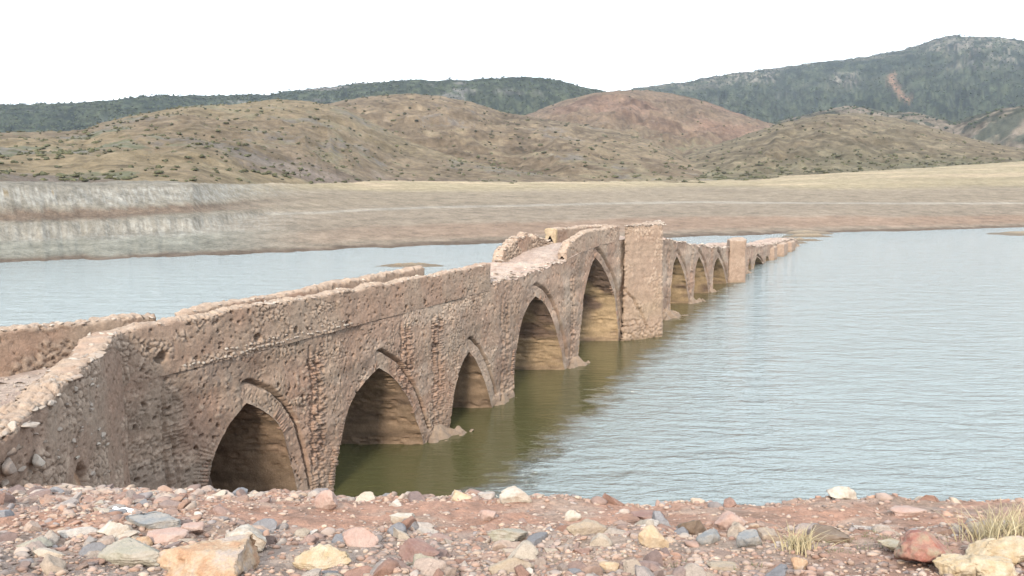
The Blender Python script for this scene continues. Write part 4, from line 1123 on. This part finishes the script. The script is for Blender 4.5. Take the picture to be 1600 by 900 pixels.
# the heap of rubble where the bank meets the bridge foot
for k in range(420):
    px = rng.uniform(150, 700); x = (px - 800) / F_PX * rng.uniform(6.5, 9.5); y = float(np.interp(x, [-7, -5, -3.4, -1.8, 0], [11.9, 8.8, 7.1, 6.35, 6.1])) + rng.normal() * .25
    cnd.append((x, y, min(.022 * (1 - rng.random())**-.45, .09)))
for k in range(650):    # along the lip itself
    x = rng.uniform(-6.5, 5.5); y = float(np.interp(x, [-7, -5, -3.4, -1.8, 0, 3, 8], [12.3, 9.0, 7.2, 6.4, 6.1, 6.1, 6.3])) + rng.normal() * .13 - .1
    if x > -2 and rng.random() < sstep(1.5, 3.0, x) * .75: continue
    cnd.append((x, y, min(.02 * (1 - rng.random())**-.42, .08)))
for k in range(900):
    q = W3(np.array(rng.uniform(-9.5, .3)), abs(rng.normal()) * 1.6 + .05, 0.0)
    cnd.append((float(q[0]), float(q[1]), min(.035 * (1 - rng.random())**-.5, .16)))
cnd.sort(key=lambda q: -(q[2] / q[1]))
gz = ground_z(np.array([q[0] for q in cnd]), np.array([q[1] for q in cnd]))
FV, FF, FC, base = [], [], [], 0
NAMES = None
for k, (x, y, sz) in enumerate(cnd):
    if k < 258:
        o = bpy.data.objects.new('bank_stone', ROCKM[k % 16])
        if not o.data.materials: o.data.materials.append(M_ROCK)
        COL.objects.link(o)
        o.location = (x, y, gz[k] + sz * .06); f_ = rng.uniform(.8, 1.3); o.scale = (sz * f_, sz, sz * rng.uniform(.8, 1.1)); o.rotation_euler = (rng.normal() * .2, rng.normal() * .2, rng.uniform(0, 6.3))
        ci = int(rng.integers(len(ROCKS))); kk = rng.uniform(.85, 1.12); o.color = (*[c_ * kk for c_ in ROCKS[ci]], 1)
        word = ['pale buff', 'pinkish brown', 'light warm grey', 'rust red', 'sandy tan', 'dull brown', 'dark maroon', 'whitish', 'orange brown', 'mid grey brown', 'cream', 'reddish brown', 'charcoal grey', 'beige', 'dark brown'][ci]
        zone = 'in rubble below the bridge wall' if x < -2.6 and y > 5 else 'on the lip above the water' if y > 5.7 else 'on the strip of bare red earth' if y > 4.7 else 'in the middle band of rubble' if y > 3.8 else 'on the gravel at the front'
        side = 'towards the left' if x / y < -.25 else 'towards the right' if x / y > .25 else 'near the middle'
        o['label'] = f"{'larger' if sz > .06 else 'small'} {word} stone {zone}, {side}"; o['category'] = 'stone'; o['group'] = 'loose stones scattered on the near bank'
    else:
        v = SMALLV[k % 6] * (1 + .05 * rng.normal(size=(len(SMALLV[0]), 1))) * sz * np.array([rng.uniform(.8, 1.4), 1, rng.uniform(.7, 1.1)])
        v = rot_z(v, rng.uniform(0, 6.3)) + np.array([x, y, gz[k] + sz * .05])
        FV.append(v); FF.append(ICO[2][1] + base); base += len(v)
        c_ = (np.array(ROCKS[rng.integers(len(ROCKS))]) * .72 + np.array((.105, .072, .055))) * rng.uniform(.8, 1.12)
        FC.append(np.repeat([c_], len(v), 0))
link('small_stones', new_mesh('small_stones', np.concatenate(FV), np.concatenate(FF), np.concatenate(FC), False), M_PEB, kind='stuff')
# gravel
N = 26000
y = 2.7 + 9 * rng.random(N)**1.7; x = rng.uniform(-.74, .74, N) * y
ok = ~((x < wall_x(np.clip(y, 7, 18)) + .05) & (y > 6.9)); x, y = x[ok], y[ok]
ok = rng.random(len(x)) < np.clip(.25 + density(x, y) * 1.2 + .5 * sstep(3.9, 3.6, y), .12, 1); x, y = x[ok], y[ok]
z = ground_z(x, y); sz = .0045 * (1 - rng.random(len(x)))**-.45 * (1 + .12 * y); sz = np.minimum(sz, .02)
GV, GF = LB1, LB2
V = GV[None, :, :] * (1 + .18 * rng.normal(size=(len(x), len(GV), 1))) * sz[:, None, None] * np.stack([rng.uniform(.8, 1.6, len(x)), rng.uniform(.7, 1.2, len(x)), rng.uniform(.4, .8, len(x))], -1)[:, None]
V += np.stack([x, y, z + sz * .2], -1)[:, None]
Fq = (GF[None] + (np.arange(len(x)) * len(GV))[:, None, None]).reshape(-1, 3)
C_ = (np.array(ROCKS)[rng.integers(len(ROCKS), size=len(x))] * .5 + np.array((.20, .135, .105)))[:, None] * rng.uniform(.75, 1.15, (len(x), 1, 1)); C_ = C_.repeat(len(GV), 1)
link('gravel', new_mesh('gravel', V, Fq, C_, False), M_PEB, kind='stuff')
# chippings lying on the road platform left of the wing wall
N = 2500
x = rng.uniform(-16, -8.3, N); y = rng.uniform(11.5, 22, N); ok = (x < wall_x(np.clip(y, 7, 18)) - .8) & (x > np.interp(y, [12.5, 15.9, 18.85, 20.6, 22.05], [-18.5, -14.6, -12.15, -11.0, -9.95]) + .1)
x, y = x[ok], y[ok]; z = ground_z(x, y); sz = .012 * (1 - rng.random(len(x)))**-.5; sz = np.minimum(sz, .09)
V = GV[None] * (1 + .15 * rng.normal(size=(len(x), len(GV), 1))) * sz[:, None, None] + np.stack([x, y, z + sz * .2], -1)[:, None]
Fq = (GF[None] + (np.arange(len(x)) * len(GV))[:, None, None]).reshape(-1, 3)
link('road_chippings', new_mesh('road_chippings', V, Fq, (np.array(CS)[rng.integers(len(CS), size=len(x))])[:, None].repeat(len(GV), 1), False), M_PEB, kind='stuff')

# ------------------------------------------------------------------ dry grass tufts, green sprouts, litter
M_STRAW = earthy("dry_straw", fine=(40, .5), grain=.25, bump=None, rough=.8)
def blades(cx, cy, n_, hgt, spread, lean, seed, colr=((.50, .42, .25), (.62, .54, .36)), wd=.0035):
    r_ = np.random.default_rng(seed); V, Fc, Cc, b = [], [], [], 0
    for k in range(n_):
        bx, by = cx + r_.normal() * spread, cy + r_.normal() * spread * .7
        bz = float(ground_z(bx, by)) - .01; H = hgt * r_.uniform(.45, 1.1); a = r_.uniform(0, 6.28); ln = abs(r_.normal()) * .6 + .05
        dx, dy = math.cos(a) * ln + lean + (bx - cx) * 2.0, math.sin(a) * ln * .7
        a2 = r_.uniform(0, 3.14); wx, wy = math.cos(a2) * wd, math.sin(a2) * wd
        seg = 5
        for i in range(seg):
            t = i / (seg - 1); q = np.array([bx + dx * H * t**1.7, by + dy * H * t**1.7, bz + H * (t - .25 * t * t * ln)])
            w_ = 1 - t * .85
            V += [q - np.array([wx, wy, 0]) * w_, q + np.array([wx, wy, 0]) * w_]
            cc = lerp3(colr[0], colr[1], r_.random()); Cc += [cc, cc]
            if i: Fc.append([b + 2 * i - 2, b + 2 * i - 1, b + 2 * i + 1, b + 2 * i])
        b += seg * 2
    return new_mesh('grass_blades', np.array(V), np.array(Fc), np.array(Cc), False)
q = settle(1250, 862); link('grass_tuft', blades(q[0], q[1], 150, .14, .045, .0, 51), M_STRAW, label='small pale straw tuft in the middle of the bank stones', category='grass tuft')
q = settle(1572, 838); link('grass_tuft', blades(q[0], q[1], 300, .21, .10, .0, 52, wd=.0026), M_STRAW, label='large pale straw tuft at the right edge of the bank', category='grass tuft')
V_, k_ = [], 0
sp = []
for i in range(70):
    px, py = rng.uniform(1270, 1480), rng.uniform(832, 866); q = settle(px, py)
    if q is not None: sp.append(q)
for i in range(25):
    q = settle(rng.uniform(850, 1200), rng.uniform(870, 898))
    if q is not None: sp.append(q)
ms = [blades(q[0], q[1], 9, .035, .02, 0, 600 + i, ((.14, .17, .08), (.25, .26, .14)), .002) for i, q in enumerate(sp)]
bm = bmesh.new()
for me in ms: bm.from_mesh(me)
me = bpy.data.meshes.new('green_sprouts'); bm.to_mesh(me); bm.free()
link('green_sprouts', me, M_STRAW, kind='stuff')

m = bpy.data.materials.new("white_litter"); n, l = nodes_of(m); n["Principled BSDF"].inputs["Base Color"].default_value = (.75, .76, .78, 1); n["Principled BSDF"].inputs["Roughness"].default_value = .6
q = settle(193, 803)
U, V = np.meshgrid(np.linspace(-1, 1, 12), np.linspace(-1, 1, 8), indexing='ij')
P = np.stack([q[0] + U * .062, q[1] + V * .03, q[2] + .03 + .012 * fbm(U * 1.6, V * 1.6, seed=9) - .012 * U], -1)
P2 = P.copy(); P2[..., 2] -= .006
f = grid_faces(12, 8)
link('paper_scrap', new_mesh('paper_scrap', np.concatenate([P.reshape(-1, 3), P2.reshape(-1, 3)]), np.concatenate([f, f[:, ::-1] + 96]), None), m, label='crumpled white scrap of litter lying below the wing wall', category='litter')

# ------------------------------------------------------------------ the air between here and the mountains
m = bpy.data.materials.new("thin_haze"); n, l = nodes_of(m)
for k in list(n):
    if k.type == 'BSDF_PRINCIPLED': n.remove(k)
pv = n.new("ShaderNodeVolumePrincipled"); pv.inputs["Color"].default_value = (.66, .76, .93, 1); pv.inputs["Density"].default_value = .00008
pv.inputs["Anisotropy"].default_value = .2
l.new(pv.outputs[0], n["Material Output"].inputs["Volume"])
zmax = float(ZT.max()) + 25
bx = np.array([[x, y, z] for x in (-2900, 2900) for y in (-90, 3900) for z in (-4.2, zmax)], float)
link('haze', new_mesh('haze', bx, np.array([[0, 1, 3, 2], [4, 6, 7, 5], [0, 4, 5, 1], [2, 3, 7, 6], [0, 2, 6, 4], [1, 5, 7, 3]]), None, False), m, kind='stuff')
